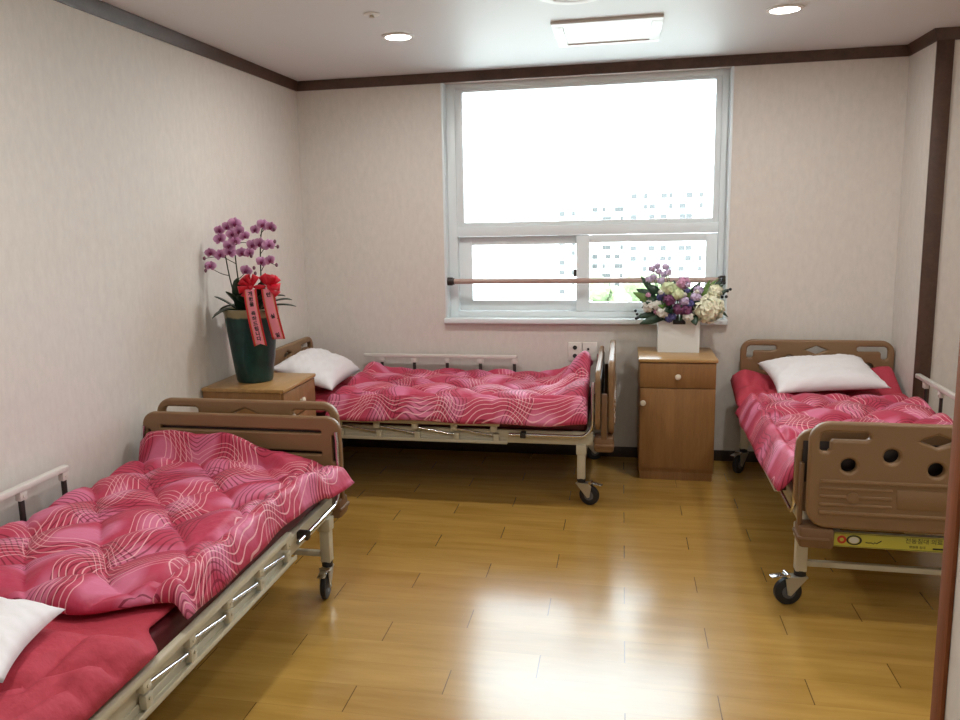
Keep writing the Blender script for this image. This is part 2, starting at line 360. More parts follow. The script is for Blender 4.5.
tower(2.2, 22.5, 240, 9.0, 8, 11, 'pale high-rise apartment block with rows of grey windows, seen through the right panes')
tower(-9.2, 1.2, 262, 5.6, 5, 10, 'lower pale apartment wing beside the tall block, seen through the middle of the window')
tower(-19.0, -13.5, 250, 4.5, 2, 9, 'narrow pale-blue apartment tower farther left outside the window')
leaf_g = plain('tree_foliage', (104, 118, 84), 0.9, var=0.35, nscale=0.8); trunk_m = plain('tree_bark', (90, 75, 60), 0.8)
for i, (x, y, z, r, lb) in enumerate(((-1.6, 100, -8.6, 2.4, 'leafy green tree outside the window, left of the other two'), (3.2, 110, -8.4, 2.5, 'leafy green tree outside the window, between the other two trees'), (6.6, 98, -8.4, 2.3, 'leafy green tree outside the window, nearest the flower arrangement'))):
    t = empty('tree', (x, y, -23)); tag(t, lb, 'tree', 'trees outside the window')
    m = MB(); rg = random.Random(i)
    for q in range(9): m.sphere((rg.uniform(-1, 1) * r * 0.7, rg.uniform(-1, 1) * r * 0.7, z + 23 + rg.uniform(-0.8, 0.5) * r), r * rg.uniform(0.45, 0.7), 3, jit=0.12, rng=rg)
    m.build('crown', leaf_g, t, smooth=False); MB().cyl((0, 0, 0), (0, 0, z + 22), 0.4, 0.2).build('trunk', trunk_m, t)

# ---------------------------------------------------------------- ceiling things
white_e = emit('lamp_diffuser', (255, 250, 240), 9.0); rimw = plain('white_lamp_rim', (235, 235, 233), 0.3, var=0.01)
def downlight(x, y, label):
    t = empty('downlight', (x, y, H)); tag(t, label, 'ceiling light', 'round recessed ceiling lights')
    MB().lathe([(0.062, -0.001), (0.078, -0.001), (0.078, -0.006), (0.064, -0.010), (0.062, -0.010)], seg=40, ring=True).build('rim', rimw, t)
    MB().lathe([(0.0615, -0.0012), (0.0615, -0.007)], seg=40).build('diffuser', white_e, t)
    l = bpy.data.lights.new('downlight_lamp', 'AREA'); l.shape = 'DISK'; l.size = 0.12; l.energy = LAMP_W; l.color = (1, 0.975, 0.94)
    lo = bpy.data.objects.new('downlight_lamp', l); COL.objects.link(lo); lo.parent = t; lo.location = (0, 0, -0.012)
downlight(-1.064, 3.934, 'round glowing ceiling light above the bed under the window, left of the ceiling panel')
downlight(0.682, 3.932, 'round glowing ceiling light right of the square ceiling panel')
downlight(-1.06, 1.7, 'added out-of-view ceiling fill light above the bed by the left wall')  # added fill lamp, no known fitting here; brightens the left bed and floor
downlight(0.2, 1.0, 'added out-of-view ceiling fill light near the doorway')  # unseen lamp added behind the view to brighten the near wall
downlight(1.5, 2.6, 'added out-of-view ceiling fill light above the bed on the right')  # invented lamp out of view, added to light the right bed from the front
t = empty('ceiling_panel', (-0.08, 4.14, H)); tag(t, 'square white raised ceiling vent panel in front of the window', 'ceiling vent')
m = MB().box((-0.25, -0.265, -0.014), (0.25, -0.215, -0.0005), 0.003).box((-0.25, 0.215, -0.014), (0.25, 0.265, -0.0005), 0.003).box((-0.25, -0.215, -0.014), (-0.20, 0.215, -0.0005), 0.003).box((0.20, -0.215, -0.014), (0.25, 0.215, -0.0005), 0.003)
m.build('frame', rimw, t); MB().box((-0.1995, -0.2145, -0.008), (0.1995, 0.2145, -0.0005)).build('panel', rimw, t)
t = empty('air_diffuser', (-0.20, 3.39, H)); tag(t, 'round white ceiling air diffuser cut off by the top of the picture', 'air vent')
MB().lathe([(0.105, -0.0005), (0.15, -0.0005), (0.147, -0.012), (0.128, -0.020), (0.105, -0.014)], seg=48, ring=True).build('outer_ring', rimw, t)
MB().lathe([(0.05, -0.0005), (0.09, -0.008), (0.088, -0.016), (0.05, -0.010)], seg=48, ring=True).build('inner_ring', rimw, t)
MB().lathe([(0.012, -0.0005), (0.036, -0.010), (0.030, -0.022), (0.012, -0.026)], seg=32).build('centre_cap', rimw, t)
t = empty('sprinkler', (-1.06, 3.50, H)); tag(t, 'small sprinkler head on the ceiling near the left light', 'sprinkler')
MB().lathe([(0.010, -0.0005), (0.036, -0.0005), (0.034, -0.005), (0.010, -0.008)], seg=24).build('escutcheon', rimw, t)
MB().cyl((0, 0, -0.007), (0, 0, -0.013), 0.009).cyl((0, 0, -0.013), (0, 0, -0.015), 0.012).build('head', M['zinc'], t)

# ---------------------------------------------------------------- wall sockets
sock = plain('socket_plastic', (226, 222, 214), 0.35, var=0.01); dk = plain('socket_hole', (40, 40, 42), 0.6, var=0)
t = empty('power_socket', (-0.278, YB, 0.664)); tag(t, 'white double power socket on the back wall beside the foot of the window bed', 'socket')
MB().box((-0.042, -0.010, -0.058), (0.042, -0.0003, 0.058), 0.004).build('plate', sock, t)
for z in (0.026, -0.026):
    o = MB().cyl((0, -0.0102, z), (0, -0.013, z), 0.019).build('outlet', sock, t)
    MB().cyl((-0.008, -0.0132, z), (-0.008, -0.0138, z), 0.003).cyl((0.008, -0.0132, z), (0.008, -0.0138, z), 0.003).cyl((0, -0.0131, z), (0, -0.0135, z), 0.0135).build('pin_hole', dk, o)
t = empty('antenna_socket', (-0.187, YB, 0.666)); tag(t, 'white wall plate with one small hole right of the double power socket', 'socket')
MB().box((-0.045, -0.010, -0.057), (0.045, -0.0003, 0.057), 0.004).build('plate', sock, t)
MB().cyl((-0.01, -0.0102, 0.016), (-0.01, -0.016, 0.016), 0.007).build('connector', dk, t)

# ---------------------------------------------------------------- hospital beds
def board_outline(w, z0, z1, r): return rrect(-w, z0, w, z1, r, 8)
def handle_hole(sgn, zt):
    p = [(0.225, zt - 0.035), (0.356, zt - 0.035), (0.371, zt - 0.042), (0.377, zt - 0.058), (0.377, zt - 0.098), (0.369, zt - 0.108), (0.350, zt - 0.108), (0.342, zt - 0.098), (0.342, zt - 0.074), (0.334, zt - 0.064), (0.225, zt - 0.064), (0.215, zt - 0.056), (0.215, zt - 0.043)]
    return [(sgn * x, z) for x, z in p]
def make_board(ridges):
    zt, zb = 0.762, 0.372
    holes = [handle_hole(1, zt), handle_hole(-1, zt), [(-0.056, zt - 0.058), (-0.048, zt - 0.054), (0, zt - 0.034), (0.048, zt - 0.054), (0.056, zt - 0.058), (0.048, zt - 0.062), (0, zt - 0.082), (-0.048, zt - 0.062)]]
    for x, d in ((0.279, 0.156), (0.143, 0.117), (0, 0.160), (-0.143, 0.117), (-0.279, 0.156)): holes.append(circ(x, zt - d, 0.026))
    me = plate(board_outline(0.412, zb, zt, 0.07), holes, 0.032, 0.009)
    m = MB(); m.addmesh(me)
    if ridges:                                            # moulded relief on the outer face (local +y)
        for z in (0.548, 0.432): m.box((-0.372, 0.012, z - 0.007), (0.372, 0.0225, z + 0.007), 0.004)
        for z in (0.522, 0.492, 0.462):
            m.box((0.135, 0.012, z - 0.006), (0.372, 0.0205, z + 0.006), 0.004); m.box((-0.372, 0.012, z - 0.006), (-0.135, 0.0205, z + 0.006), 0.004)
        m.box((-0.12, 0.012, 0.456), (0.12, 0.019, 0.528), 0.004)
        for sx in (-1, 1): m.cyl((sx * 0.262, 0.013, 0.492), (sx * 0.262, 0.024, 0.492), 0.019)
    return m
def make_bed():
    root = empty('hospital_bed')
    f = MB()                                              # frame: side channels, end bars, deck
    for sx in (-1, 1):
        f.box((sx * 0.388 - 0.012, 0.07, 0.318), (sx * 0.388 + 0.012, 1.895, 0.388), 0.003)
    for y in (0.09, 0.62, 1.2, 1.87): f.box((-0.38, y - 0.018, 0.33), (0.38, y + 0.018, 0.372), 0.003)
    f.box((-0.376, 0.1, 0.372), (0.376, 1.86, 0.384), 0.003)
    f.box((-0.03, 0.1, 0.30), (0.03, 1.86, 0.33), 0.003)
    f.box((-0.40, 1.935, 0.288), (0.40, 1.955, 0.345), 0.003)
    for sx in (-1, 1): f.box((sx * 0.30 - 0.02, 1.87, 0.325), (sx * 0.30 + 0.02, 1.95, 0.345), 0.002)
    f.build('bed_frame', M['steel'], root)
    for i, (sx, y) in enumerate(((1, 1.835), (-1, 1.835), (1, 0.17), (-1, 0.17))):
        lg = MB().box((sx * 0.39 - 0.021, y - 0.021, 0.137), (sx * 0.39 + 0.021, y + 0.021, 0.319), 0.004).box((sx * 0.39 - 0.026, y - 0.026, 0.27), (sx * 0.39 + 0.026, y + 0.026, 0.322), 0.003).build('leg', M['steel'], root)
        MB().cyl((sx * 0.39, y, 0.118), (sx * 0.39, y, 0.140), 0.022).build('leg_socket', M['tyre'], lg)
        c = MB()
        c.box((-0.024, -0.022, 0.108), (0.05, 0.022, 0.116), 0.002)
        for s2 in (-1, 1):
            bm = bmesh.new(); vs_ = [bm.verts.new((x, s2 * 0.019 + dy, z)) for dy in (-0.0015, 0.0015) for x, z in ((-0.022, 0.11), (0.062, 0.11), (0.052, 0.045), (0.040, 0.040))]
            for q in ((0, 1, 2, 3), (7, 6, 5, 4), (0, 4, 5, 1), (1, 5, 6, 2), (2, 6, 7, 3), (3, 7, 4, 0)): bm.faces.new([vs_[k_] for k_ in q])
            c.add(bm)
        c.cyl((0.045, -0.024, 0.053), (0.045, 0.024, 0.053), 0.006)
        ca = c.build('caster', M['zinc'], root, (sx * 0.39, y, 0))
        wv = []
        wh = MB()
        prof = [(0.02, -0.013), (0.044, -0.013), (0.052, -0.009), (0.053, 0), (0.052, 0.009), (0.044, 0.013), (0.02, 0.013)]
        wh.lathe(prof, seg=36); me = wh.mesh('wheel'); me.transform(Matrix.Translation((0.045, 0, 0.053)) @ Matrix.Rotation(PI / 2, 4, 'X')); wo = link('wheel', me, M['tyre'], ca)
        MB().cyl((0.045, -0.0138, 0.053), (0.045, 0.0138, 0.053), 0.026).build('wheel_hub', M['hub'], ca)
        MB().box((0.045, -0.016, 0.117), (0.115, 0.016, 0.121), 0.002, Matrix.Rotation(0.12, 3, 'Y')).cyl((0.052, -0.02, 0.122), (0.052, 0.02, 0.122), 0.008).build('brake_pedal', M['chrome'], ca)
    for y in (1.835, 0.17): MB().box((-0.38, y - 0.011, 0.157), (0.38, y + 0.011, 0.179), 0.003).build('leg_brace', M['steel'], root)
    fb = make_board(True).build('footboard', M['board'], root, (0, 1.984, 0))
    hd = make_board(False).build('headboard', M['board'], root, (0, 0.045, 0))
    slots = [rrect(-0.36, 0.648, 0.36, 0.660, 0.005), rrect(-0.36, 0.560, 0.36, 0.572, 0.005), rrect(0.406, 0.53, 0.418, 0.64, 0.005), rrect(-0.418, 0.53, -0.406, 0.64, 0.005)]
    link('footboard_inner_panel', plate(board_outline(0.442, 0.40, 0.717, 0.06), slots, 0.026, 0.007), M['board'], root, (0, 1.918, 0))
    MB().box((-0.42, 1.926, 0.52), (0.42, 1.934, 0.675), 0.002).build('slot_shade_plate', M['darkm'], root)  # added dark plate: stands in for the shaded gap behind slots and holes
    for sx in (-1, 1):
        MB().box((sx * 0.372 - 0.06, 1.90, 0.29), (sx * 0.372 + 0.06, 2.0, 0.37), 0.014).box((sx * 0.377 - 0.05, 1.899, 0.318), (sx * 0.377 + 0.062, 2.003, 0.336), 0.008).build('corner_bumper', M['block'], root)
        MB().box((sx * 0.372 - 0.05, 0.028, 0.29), (sx * 0.372 + 0.05, 0.075, 0.37), 0.012).build('corner_bumper', M['block'], root)
        MB().box((sx * 0.425 - 0.008, 1.936, 0.345), (sx * 0.425 + 0.006, 1.966, 0.60), 0.004).build('board_post', M['block'], root)
        ys = 1.46
        pts = [(sx * 0.432, ys, 0.372), (sx * 0.432, 1.822, 0.372)] + [(sx * 0.432, 1.822 + 0.07 * math.sin(a), 0.372 + 0.07 * (1 - math.cos(a))) for a in (0.3, 0.6, 0.9, 1.2, PI / 2)] + [(sx * 0.432, 1.893, 0.62), (sx * 0.428, 1.896, 0.66)]
        tb = MB().tube(pts, 0.0085, 12).build('mattress_retaining_tube', M['chrome'], root)
        MB().box((sx * 0.422 - 0.022, 1.52, 0.355), (sx * 0.422 + 0.022, 1.55, 0.386), 0.004).build('tube_clamp', M['darkm'], tb)
    ysn = [0.52, 0.735, 0.95, 1.165, 1.38]
    # folded rail, near side (+x)
    r = MB().box((0.412, 0.30, 0.412), (0.436, 1.41, 0.434), 0.005).build('side_rail', M['steel'], root)
    MB().box((0.4005, 0.30, 0.316), (0.430, 1.45, 0.322), 0.002).box((0.4005, 0.30, 0.316), (0.405, 1.45, 0.345), 0.002).box((0.424, 0.30, 0.316), (0.430, 1.45, 0.333), 0.002).build('rail_base_channel', M['steel'], r)
    for i, y in enumerate(ysn):
        MB().box((0.410, y - 0.017, 0.382), (0.433, y + 0.017, 0.4125), 0.003).cyl((0.433, y, 0.396), (0.4365, y, 0.396), 0.005).build('rail_bracket', M['steel'], r)
        yl = y + 0.012
        MB().box((0.406, yl - 0.015, 0.33), (0.427, yl + 0.015, 0.368), 0.003).cyl((0.427, yl, 0.356), (0.431, yl, 0.356), 0.005).build('rail_hinge', M['steel'], r)
        if i < 4: MB().cyl((0.422, y + 0.014, 0.391), (0.417, y + 0.212, 0.358), 0.0055).build('rail_arm', M['chrome'], r)
    # raised rail, wall side (-x)
    r = MB().box((-0.442, 0.40, 0.622), (-0.414, 1.395, 0.644), 0.005).build('side_rail', M['alu'], root)
    MB().box((-0.432, 0.385, 0.316), (-0.4005, 1.45, 0.340), 0.003).build('rail_base_channel', M['steel'], r)
    for y in ysn:
        MB().box((-0.440, y - 0.017, 0.590), (-0.418, y + 0.017, 0.6225), 0.003).cyl((-0.418, y, 0.604), (-0.4155, y, 0.604), 0.005).build('rail_bracket', M['alu'], r)
        MB().box((-0.437, y - 0.010, 0.338), (-0.425, y + 0.010, 0.592), 0.003).build('rail_post', M['darkm'], r)
    return root
BEDS = [((-1.545, 1.09, 0), 0.0, 'brown-and-cream hospital bed along the left wall, cut off by the lower left of the picture'),
        ((-2.03, 4.515, 0), -PI / 2, 'brown-and-cream hospital bed standing lengthways under the window'),
        ((1.098, 4.965, 0), PI - 0.014, 'brown-and-cream hospital bed on the right with a yellow label under its footboard')]
bedA = make_bed(); beds = [bedA, copy_tree(bedA), copy_tree(bedA)]
SWIV = [(-1.45, -1.2, 1.9, 0.4), (1.25, 1.9, 2.8, 2.0), (0.25, 2.6, 0.9, 2.2)]
for o, (loc, rz, lb), sw in zip(beds, BEDS, SWIV):
    o.location = loc; o.rotation_euler = (0, 0, rz); tag(o, lb, 'bed', 'hospital beds')
    for c, a in zip([c for c in o.children if c.name.startswith('caster')], sw): c.rotation_euler = (0, 0, a)
# yellow label under the footboard of the bed on the right
ly = plain('yellow_sticker', (196, 190, 76), 0.4, var=0.04); ink = plain('black_ink', (34, 32, 30), 0.5, var=0); red = plain('red_ink', (196, 62, 40), 0.5, var=0.1); wht = plain('white_ink', (220, 218, 205), 0.5, var=0)
lab = MB().box((-0.33, 1.9554, 0.290), (0.352, 1.957, 0.344), 0.0005).build('label_strip', ly, beds[2]); lab['label'] = 'yellow printed label strip'
def face(name, me, mat, x, z, y=1.9575):                   # flat artwork read from outside the foot (local +y looks back at the reader)
    me.transform(Matrix.Translation((x, y, z)) @ Matrix.Rotation(PI, 4, 'Z') @ Matrix.Rotation(PI / 2, 4, 'X')); return link(name, me, mat, lab)
m = MB()
for z in (0.293, 0.341): m.box((-0.32, 1.957, z - 0.0007), (0.310, 1.9574, z + 0.0007))
m.box((0.3085, 1.957, 0.293), (0.310, 1.9574, 0.341)); m.build('label_border', ink, lab)
MB().cyl((0.279, 1.957, 0.3175), (0.279, 1.9577, 0.3175), 0.0155).build('red_logo', red, lab)
MB().cyl((0.279, 1.9577, 0.3175), (0.279, 1.9580, 0.3175), 0.007).build('logo_centre', ly, lab)
ov = MB().lathe([(0.0195, 0), (0.026, 0), (0.026, 0.0006), (0.0195, 0.0006)], seg=32, ring=True).mesh('oval_logo'); ov.transform(Matrix.Scale(0.72, 4, (0, 1, 0))); face('oval_logo', ov, ink, 0.238, 0.3175)
ov = MB().lathe([(0.002, 0), (0.0165, 0), (0.0165, 0.0005), (0.002, 0.0005)], seg=32).mesh('oval_logo_centre'); ov.transform(Matrix.Scale(0.72, 4, (0, 1, 0))); face('oval_logo_centre', ov, wht, 0.238, 0.3175)
sc = [(0.155, 0.311), (0.145, 0.310), (0.135, 0.311), (0.128, 0.307), (0.124, 0.313), (0.118, 0.309), (0.108, 0.316), (0.102, 0.321)]
MB().tube([(x + 0.045, 1.9576, z) for x, z in sc], 0.0016, 6).build('script_mark', ink, lab)
face('label_text', text_mesh('\uc804\ub3d9\uce68\ub300 \uc758\ub8cc\uae30\uae30', 0.021), ink, -0.010, 0.326)
face('label_text', text_mesh('\ubcd1\uc6d0\uc6a9 \uce68\ub300', 0.011), ink, 0.03, 0.304)
MB().box((-0.08, 1.957, 0.299), (-0.02, 1.9576, 0.305)).build('label_bar', ink, lab)

# ---------------------------------------------------------------- bedding
def nz(x, y, seed=0.0):
    return (np.sin(x * 7.1 + seed * 1.7 + 1.3 * np.sin(y * 5.3 + seed)) + np.sin(y * 8.7 + seed * 2.3 + 1.1 * np.sin(x * 6.1 - seed)) + 0.6 * np.sin((x + y) * 13.0 + seed * 3.1) + 0.6 * np.sin((x - y) * 15.0 - seed)) / 3.2
def smooth(a, b, x):
    q = np.clip((x - a) / (b - a), 0, 1); return q * q * (3 - 2 * q)
def puff(s, t, P=0.33, Q=0.27, seed=0.0):
    a = s / P + t / Q + 0.10 * nz(s, t, seed); b = s / P - t / Q + 0.10 * nz(t, s, seed + 4)
    return np.sqrt(np.abs(np.sin(PI * a)) * np.abs(np.sin(PI * b)))
def sheet(name, mat, S, Tt, centre, half, uvoff=(0, 0)):
    """closed cushion-like sheet: centre(s,t)->x,y,z ; half(s,t)->(up,down) thickness, both tapering to zero at the rim"""
    ns, nt_ = len(S), len(Tt); s, t = np.meshgrid(S, Tt, indexing='ij')
    x, y, z = centre(s, t); up, dn = half(s, t)
    es = np.minimum(s - S[0], S[-1] - s); et = np.minimum(t - Tt[0], Tt[-1] - t); e = np.minimum(es, et)
    rim = np.sqrt(np.clip(1 - (1 - np.clip(e / 0.045, 0, 1)) ** 2, 0, 1))
    top = np.stack([x, y, z + up * rim], -1).reshape(-1, 3); bot = np.stack([x, y, z - dn * rim], -1).reshape(-1, 3)
    idx = np.arange(ns * nt_).reshape(ns, nt_); inner = np.ones((ns, nt_), bool); inner[0] = inner[-1] = False; inner[:, 0] = inner[:, -1] = False
    bidx = idx.copy(); k = ns * nt_; extra = []
    for i in range(1, ns - 1):
        for j in range(1, nt_ - 1): bidx[i, j] = k; k += 1; extra.append(bot[idx[i, j]])
    verts = np.concatenate([top, np.array(extra)]); faces = []
    for i in range(ns - 1):
        for j in range(nt_ - 1):
            faces.append((idx[i, j], idx[i + 1, j], idx[i + 1, j + 1], idx[i, j + 1])); faces.append((bidx[i, j], bidx[i, j + 1], bidx[i + 1, j + 1], bidx[i + 1, j]))
    me = bpy.data.meshes.new(name); me.from_pydata(verts.tolist(), [], [tuple(int(q) for q in f_) for f_ in faces])
    c3 = np.stack([x, y, z], -1)                          # pattern coordinates run along the cloth, so drops and rolls do not stretch it
    lt = np.concatenate([np.zeros((ns, 1)), np.cumsum(np.linalg.norm(np.diff(c3, axis=1), axis=2), axis=1)], 1); t = lt - lt[:, nt_ // 2:nt_ // 2 + 1]
    s = S[0] + np.concatenate([np.zeros((1, nt_)), np.cumsum(np.linalg.norm(np.diff(c3, axis=0), axis=2), axis=0)], 0)
    uv = me.uv_layers.new(name='UVMap'); st = np.zeros((len(verts), 2)); st[:ns * nt_, 0] = s.ravel(); st[:ns * nt_, 1] = t.ravel()
    st[ns * nt_:, 0] = s[1:-1, 1:-1].ravel(); st[ns * nt_:, 1] = t[1:-1, 1:-1].ravel(); st += np.array(uvoff)
    li = np.zeros(len(me.loops), int); me.loops.foreach_get('vertex_index', li); uv.data.foreach_set('uv', st[li].ravel())
    me.polygons.foreach_set('use_smooth', [True] * len(me.polygons)); bm = bmesh.new(); bm.from_mesh(me); bmesh.ops.recalc_face_normals(bm, faces=bm.faces); bm.to_mesh(me); bm.free()
    return link(name, me, mat)
def place(o, i): o.location = BEDS[i][0]; o.rotation_euler = (0, 0, BEDS[i][1]); return o
MAT_TOP = 0.470
where = ('by the left wall', 'under the window', 'on the right')
for i in range(3):
    m = MB().box((-0.385, 0.085, 0.3845), (0.385, 1.862, MAT_TOP), 0.02, seg=3)
    o = place(m.build('mattress', M['matt']), i); tag(o, 'thin maroon mattress lying on the hospital bed ' + where[i], 'mattress', 'mattresses on the hospital beds')
PAD0 = MAT_TOP + 0.002
FOLDS = [((0.286, 0.53), (0.300, 0.27)), ((0.39, 0.40), (0.25, 0.265)), ((0.47, 0.43), (0.38, 0.40)), ((0.38, 0.295), (0.35, 0.17)), ((0.12, 0.5), (0.10, 0.12)), ((-0.1, 0.5), (-0.12, 0.1)), ((-0.28, 0.5), (-0.28, 0.1)), ((0.25, 0.265), (0.12, 0.20)), ((-0.40, 0.33), (-0.10, 0.30)), ((0.47, 0.29), (0.40, 0.30))]
def folds(s, t):
    d = np.full_like(s, 9.0)
    for (t0, q0), (t1, q1) in FOLDS:
        k = np.clip(((t - t0) * (t1 - t0) + (s - q0) * (q1 - q0)) / ((t1 - t0) ** 2 + (q1 - q0) ** 2), 0, 1)
        d = np.minimum(d, np.hypot(t - t0 - k * (t1 - t0), s - q0 - k * (q1 - q0)) + 0.006 * nz(s * 3, t * 3, 9.0))
    return np.sqrt(np.clip(1 - (1 - np.clip(d / 0.06, 0, 1)) ** 2, 0, 1))
def pad(i, s0, s1, t1, seed, head, sn, puf, hang=0.03):
    """plain under-quilt: full width up to s = sn, tucked narrower beneath the patterned quilt"""
    S = np.linspace(s0, s1, 130); Tt = np.linspace(-0.400, t1, 72)
    def cen(s, t):
        z = PAD0 + 0.016 + head(s, t) - hang * smooth(0.39, t1, t) * (1 - smooth(sn, sn + 0.06, s))
        return t * (1 - 0.13 * smooth(sn, sn + 0.06, s)) + 0.004 * nz(s * 2, t, seed), s + 0.004 * nz(t * 2, s, seed + 1), z
    def hf(s, t):
        p = puff(s, t, 0.46, 0.40, seed); cover = 1 - smooth(sn - 0.08, sn, s)
        fold = folds(s, t)
        return 0.008 + cover * (puf * (0.15 * p ** 0.7 + 0.95 * fold) + 0.004 * nz(s * 5, t * 4, seed) + 0.003 * nz(s * 5 + t * 16, t * 4 - s * 9, seed + 7) * (1.2 - fold)), np.full_like(s, 0.014)
    return place(sheet('mattress_pad', M['pad'], S, Tt, cen, hf), i)
o = pad(0, 0.09, 1.80, 0.440, 1.0, lambda s, t: 0 * s, 0.56, 0.040); tag(o, 'plain crimson padded under-quilt showing beside the pillow at lower left', 'bed pad', 'plain crimson bed pads')
o = pad(1, 0.09, 1.80, 0.425, 2.0, lambda s, t: 0 * s, 0.42, 0.015); tag(o, 'plain crimson padded under-quilt beneath the quilt on the bed under the window', 'bed pad', 'plain crimson bed pads')
o = pad(2, 0.075, 1.80, 0.470, 3.0, lambda s, t: (0.10 * smooth(0.32, 0.10, s)) * (0.30 + 0.70 * smooth(0.1, -0.3, t)) + 0.035 * smooth(0.2, 0.42, t) * smooth(0.44, 0.2, s), 0.48, 0.032); tag(o, 'plain crimson padded under-quilt bunched against the headboard on the right', 'bed pad', 'plain crimson bed pads')
QZ = PAD0 + 0.032
def quilt(i, s0, s1, t0, t1, seed, rise, droop, label, warp=None, puf=0.042, roll=None, crease=None):
    BORD = 0.095
    S = np.linspace(s0, s1, 200); Tt = np.linspace(t0, t1, 116)
    def cen(s, t):
        z = QZ + 0.020 + rise(s, t) - (droop + 0.012 * nz(s * 0.9, 0 * s, seed)) * smooth(0.400, t1, t) - 0.02 * smooth(-0.36, t0, t)
        keep = smooth(s1, s1 - 0.1, s)
        x, y = t + 0.008 * nz(s * 1.6, t, seed) * smooth(0.3, 0.45, t), s + 0.008 * nz(t * 1.5, s, seed + 1) * keep
        if warp: x, y, z = warp(s, t, x, y, z)
        return x, y, z
    def hf(s, t):
        p = puff(s, t, 0.33, 0.27, seed); rl = roll(s, t) if roll else 0 * s
        et = t1 - t; bd = np.sqrt(np.abs(np.sin(PI * np.clip(et / BORD, 0, 1)))) * (0.75 + 0.25 * np.abs(np.sin(PI * s / 0.17 + 1.5 * nz(s, t, seed))))
        p = np.where(et < BORD, bd, p * smooth(BORD, BORD + 0.03, et)); p = p * (1 - 0.55 * rl); g = np.clip(1 - p, 0, 1)
        return 0.008 - (0.012 * np.exp(-((s - crease(t)) / 0.02) ** 2) * smooth(0.45, 0.3, t) if crease else 0) + puf * p ** 0.8 + 0.005 * nz(s * 2.2, t * 2.2, seed + 2) * p + 0.0022 * nz(s * 9, t * 9, seed + 3) * (0.4 + g), np.full_like(s, 0.016)
    o = place(sheet('quilt', M['quilt'], S, Tt, cen, hf, (seed * 0.37, seed * 0.21)), i); return tag(o, label, 'quilt', 'crimson quilts on the beds')
# left bed: foot hem rolled up against the footboard, corner poking out past the frame
def creaseA(t): return 1.785 + 0.012 * np.sin(7 * t) - 0.15 * smooth(0.08, 0.46, t)
def rollA(s, t): return smooth(creaseA(t), creaseA(t) + 0.045, s)
def riseA(s, t): return (0.108 - 0.060 * smooth(-0.05, 0.20, t) - 0.062 * smooth(0.15, 0.42, t)) * rollA(s, t)
def warpA(s, t, x, y, z):
    k = smooth(1.50, 1.86, s) * smooth(0.22, 0.44, t); k2 = smooth(0.80, 0.60, s) * smooth(0.18, 0.40, t)
    return x + 0.070 * k, y + 0.10 * k2, z
quilt(0, 0.60, 1.868, -0.402, 0.444, 1.0, riseA, 0.045, 'crimson wave-patterned quilt on the left bed, its far hem rolled up against the footboard', warpA, roll=rollA, crease=creaseA)
# window bed: peak at the foot end, crumpled head end
def riseB(s, t):
    pk = 0.125 * np.exp(-((t + 0.02) / 0.15) ** 2) + 0.05 + 0.05 * smooth(0.0, -0.35, t) - 0.04 * smooth(0.3, 0.46, t)
    return pk * smooth(1.64, 1.84, s) + 0.045 * smooth(0.62, 0.50, s) * smooth(0.2, -0.3, t)
quilt(1, 0.46, 1.868, -0.402, 0.482, 2.2, riseB, 0.085, 'crimson wave-patterned quilt on the bed under the window, peaked at its foot end')
quilt(2, 0.54, 1.864, -0.402, 0.492, 3.1, lambda s, t: 0.02 * smooth(1.6, 1.85, s), 0.085, 'crimson wave-patterned quilt on the right bed, reaching from pillow to footboard')
def pillow(loc, rot, a, b, h, seed, label):
    n = 44; u = np.linspace(-1, 1, n); U, V = np.meshgrid(u, u, indexing='ij')
    prof = np.clip((1 - np.abs(U) ** 3.2), 0, 1) ** 0.55 * np.clip((1 - np.abs(V) ** 3.2), 0, 1) ** 0.55
    pin = 1 - 0.10 * (1 - U ** 2) * V ** 2 ; pin2 = 1 - 0.07 * (1 - V ** 2) * U ** 2
    x = a * U * pin2; y = b * V * pin
    up = h * prof * (1 + 0.10 * nz(U * 0.8, V * 0.8, seed)) + 0.006 * nz(U * 2.5, V * 2.5, seed) * prof ** 0.3; dn = 0.42 * h * prof
    idx = np.arange(n * n).reshape(n, n); verts = np.stack([x, y, up], -1).reshape(-1, 3).tolist(); bidx = idx.copy(); k = n * n
    for i in range(1, n - 1):
        for j in range(1, n - 1): bidx[i, j] = k; k += 1; verts.append((x[i, j], y[i, j], -dn[i, j]))
    faces = []
    for i in range(n - 1):
        for j in range(n - 1):
            faces += [(idx[i, j], idx[i + 1, j], idx[i + 1, j + 1], idx[i, j + 1]), (bidx[i, j], bidx[i, j + 1], bidx[i + 1, j + 1], bidx[i + 1, j])]
    me = bpy.data.meshes.new('pillow'); me.from_pydata(verts, [], [tuple(int(q) for q in f_) for f_ in faces]); me.polygons.foreach_set('use_smooth', [True] * len(me.polygons))
    o = link('pillow', me, M['pil']); o.location = loc; o.rotation_euler = rot; return tag(o, label, 'pillow', 'white pillows')
pillow((-1.542, 1.392, 0.578), (0.0, 0.02, 0.27), 0.27, 0.16, 0.080, 1, 'white pillow at the lower left, at the head of the left bed')
pillow((-1.772, 4.49, 0.618), (0.32, 0.0, PI / 2 + 0.04), 0.30, 0.190, 0.090, 2, 'white pillow leaning on the headboard of the bed under the window')
pillow((1.072, 4.662, 0.607), (0.22, -0.05, 0.10), 0.285, 0.205, 0.075, 3, 'white pillow on the right bed in front of its headboard')

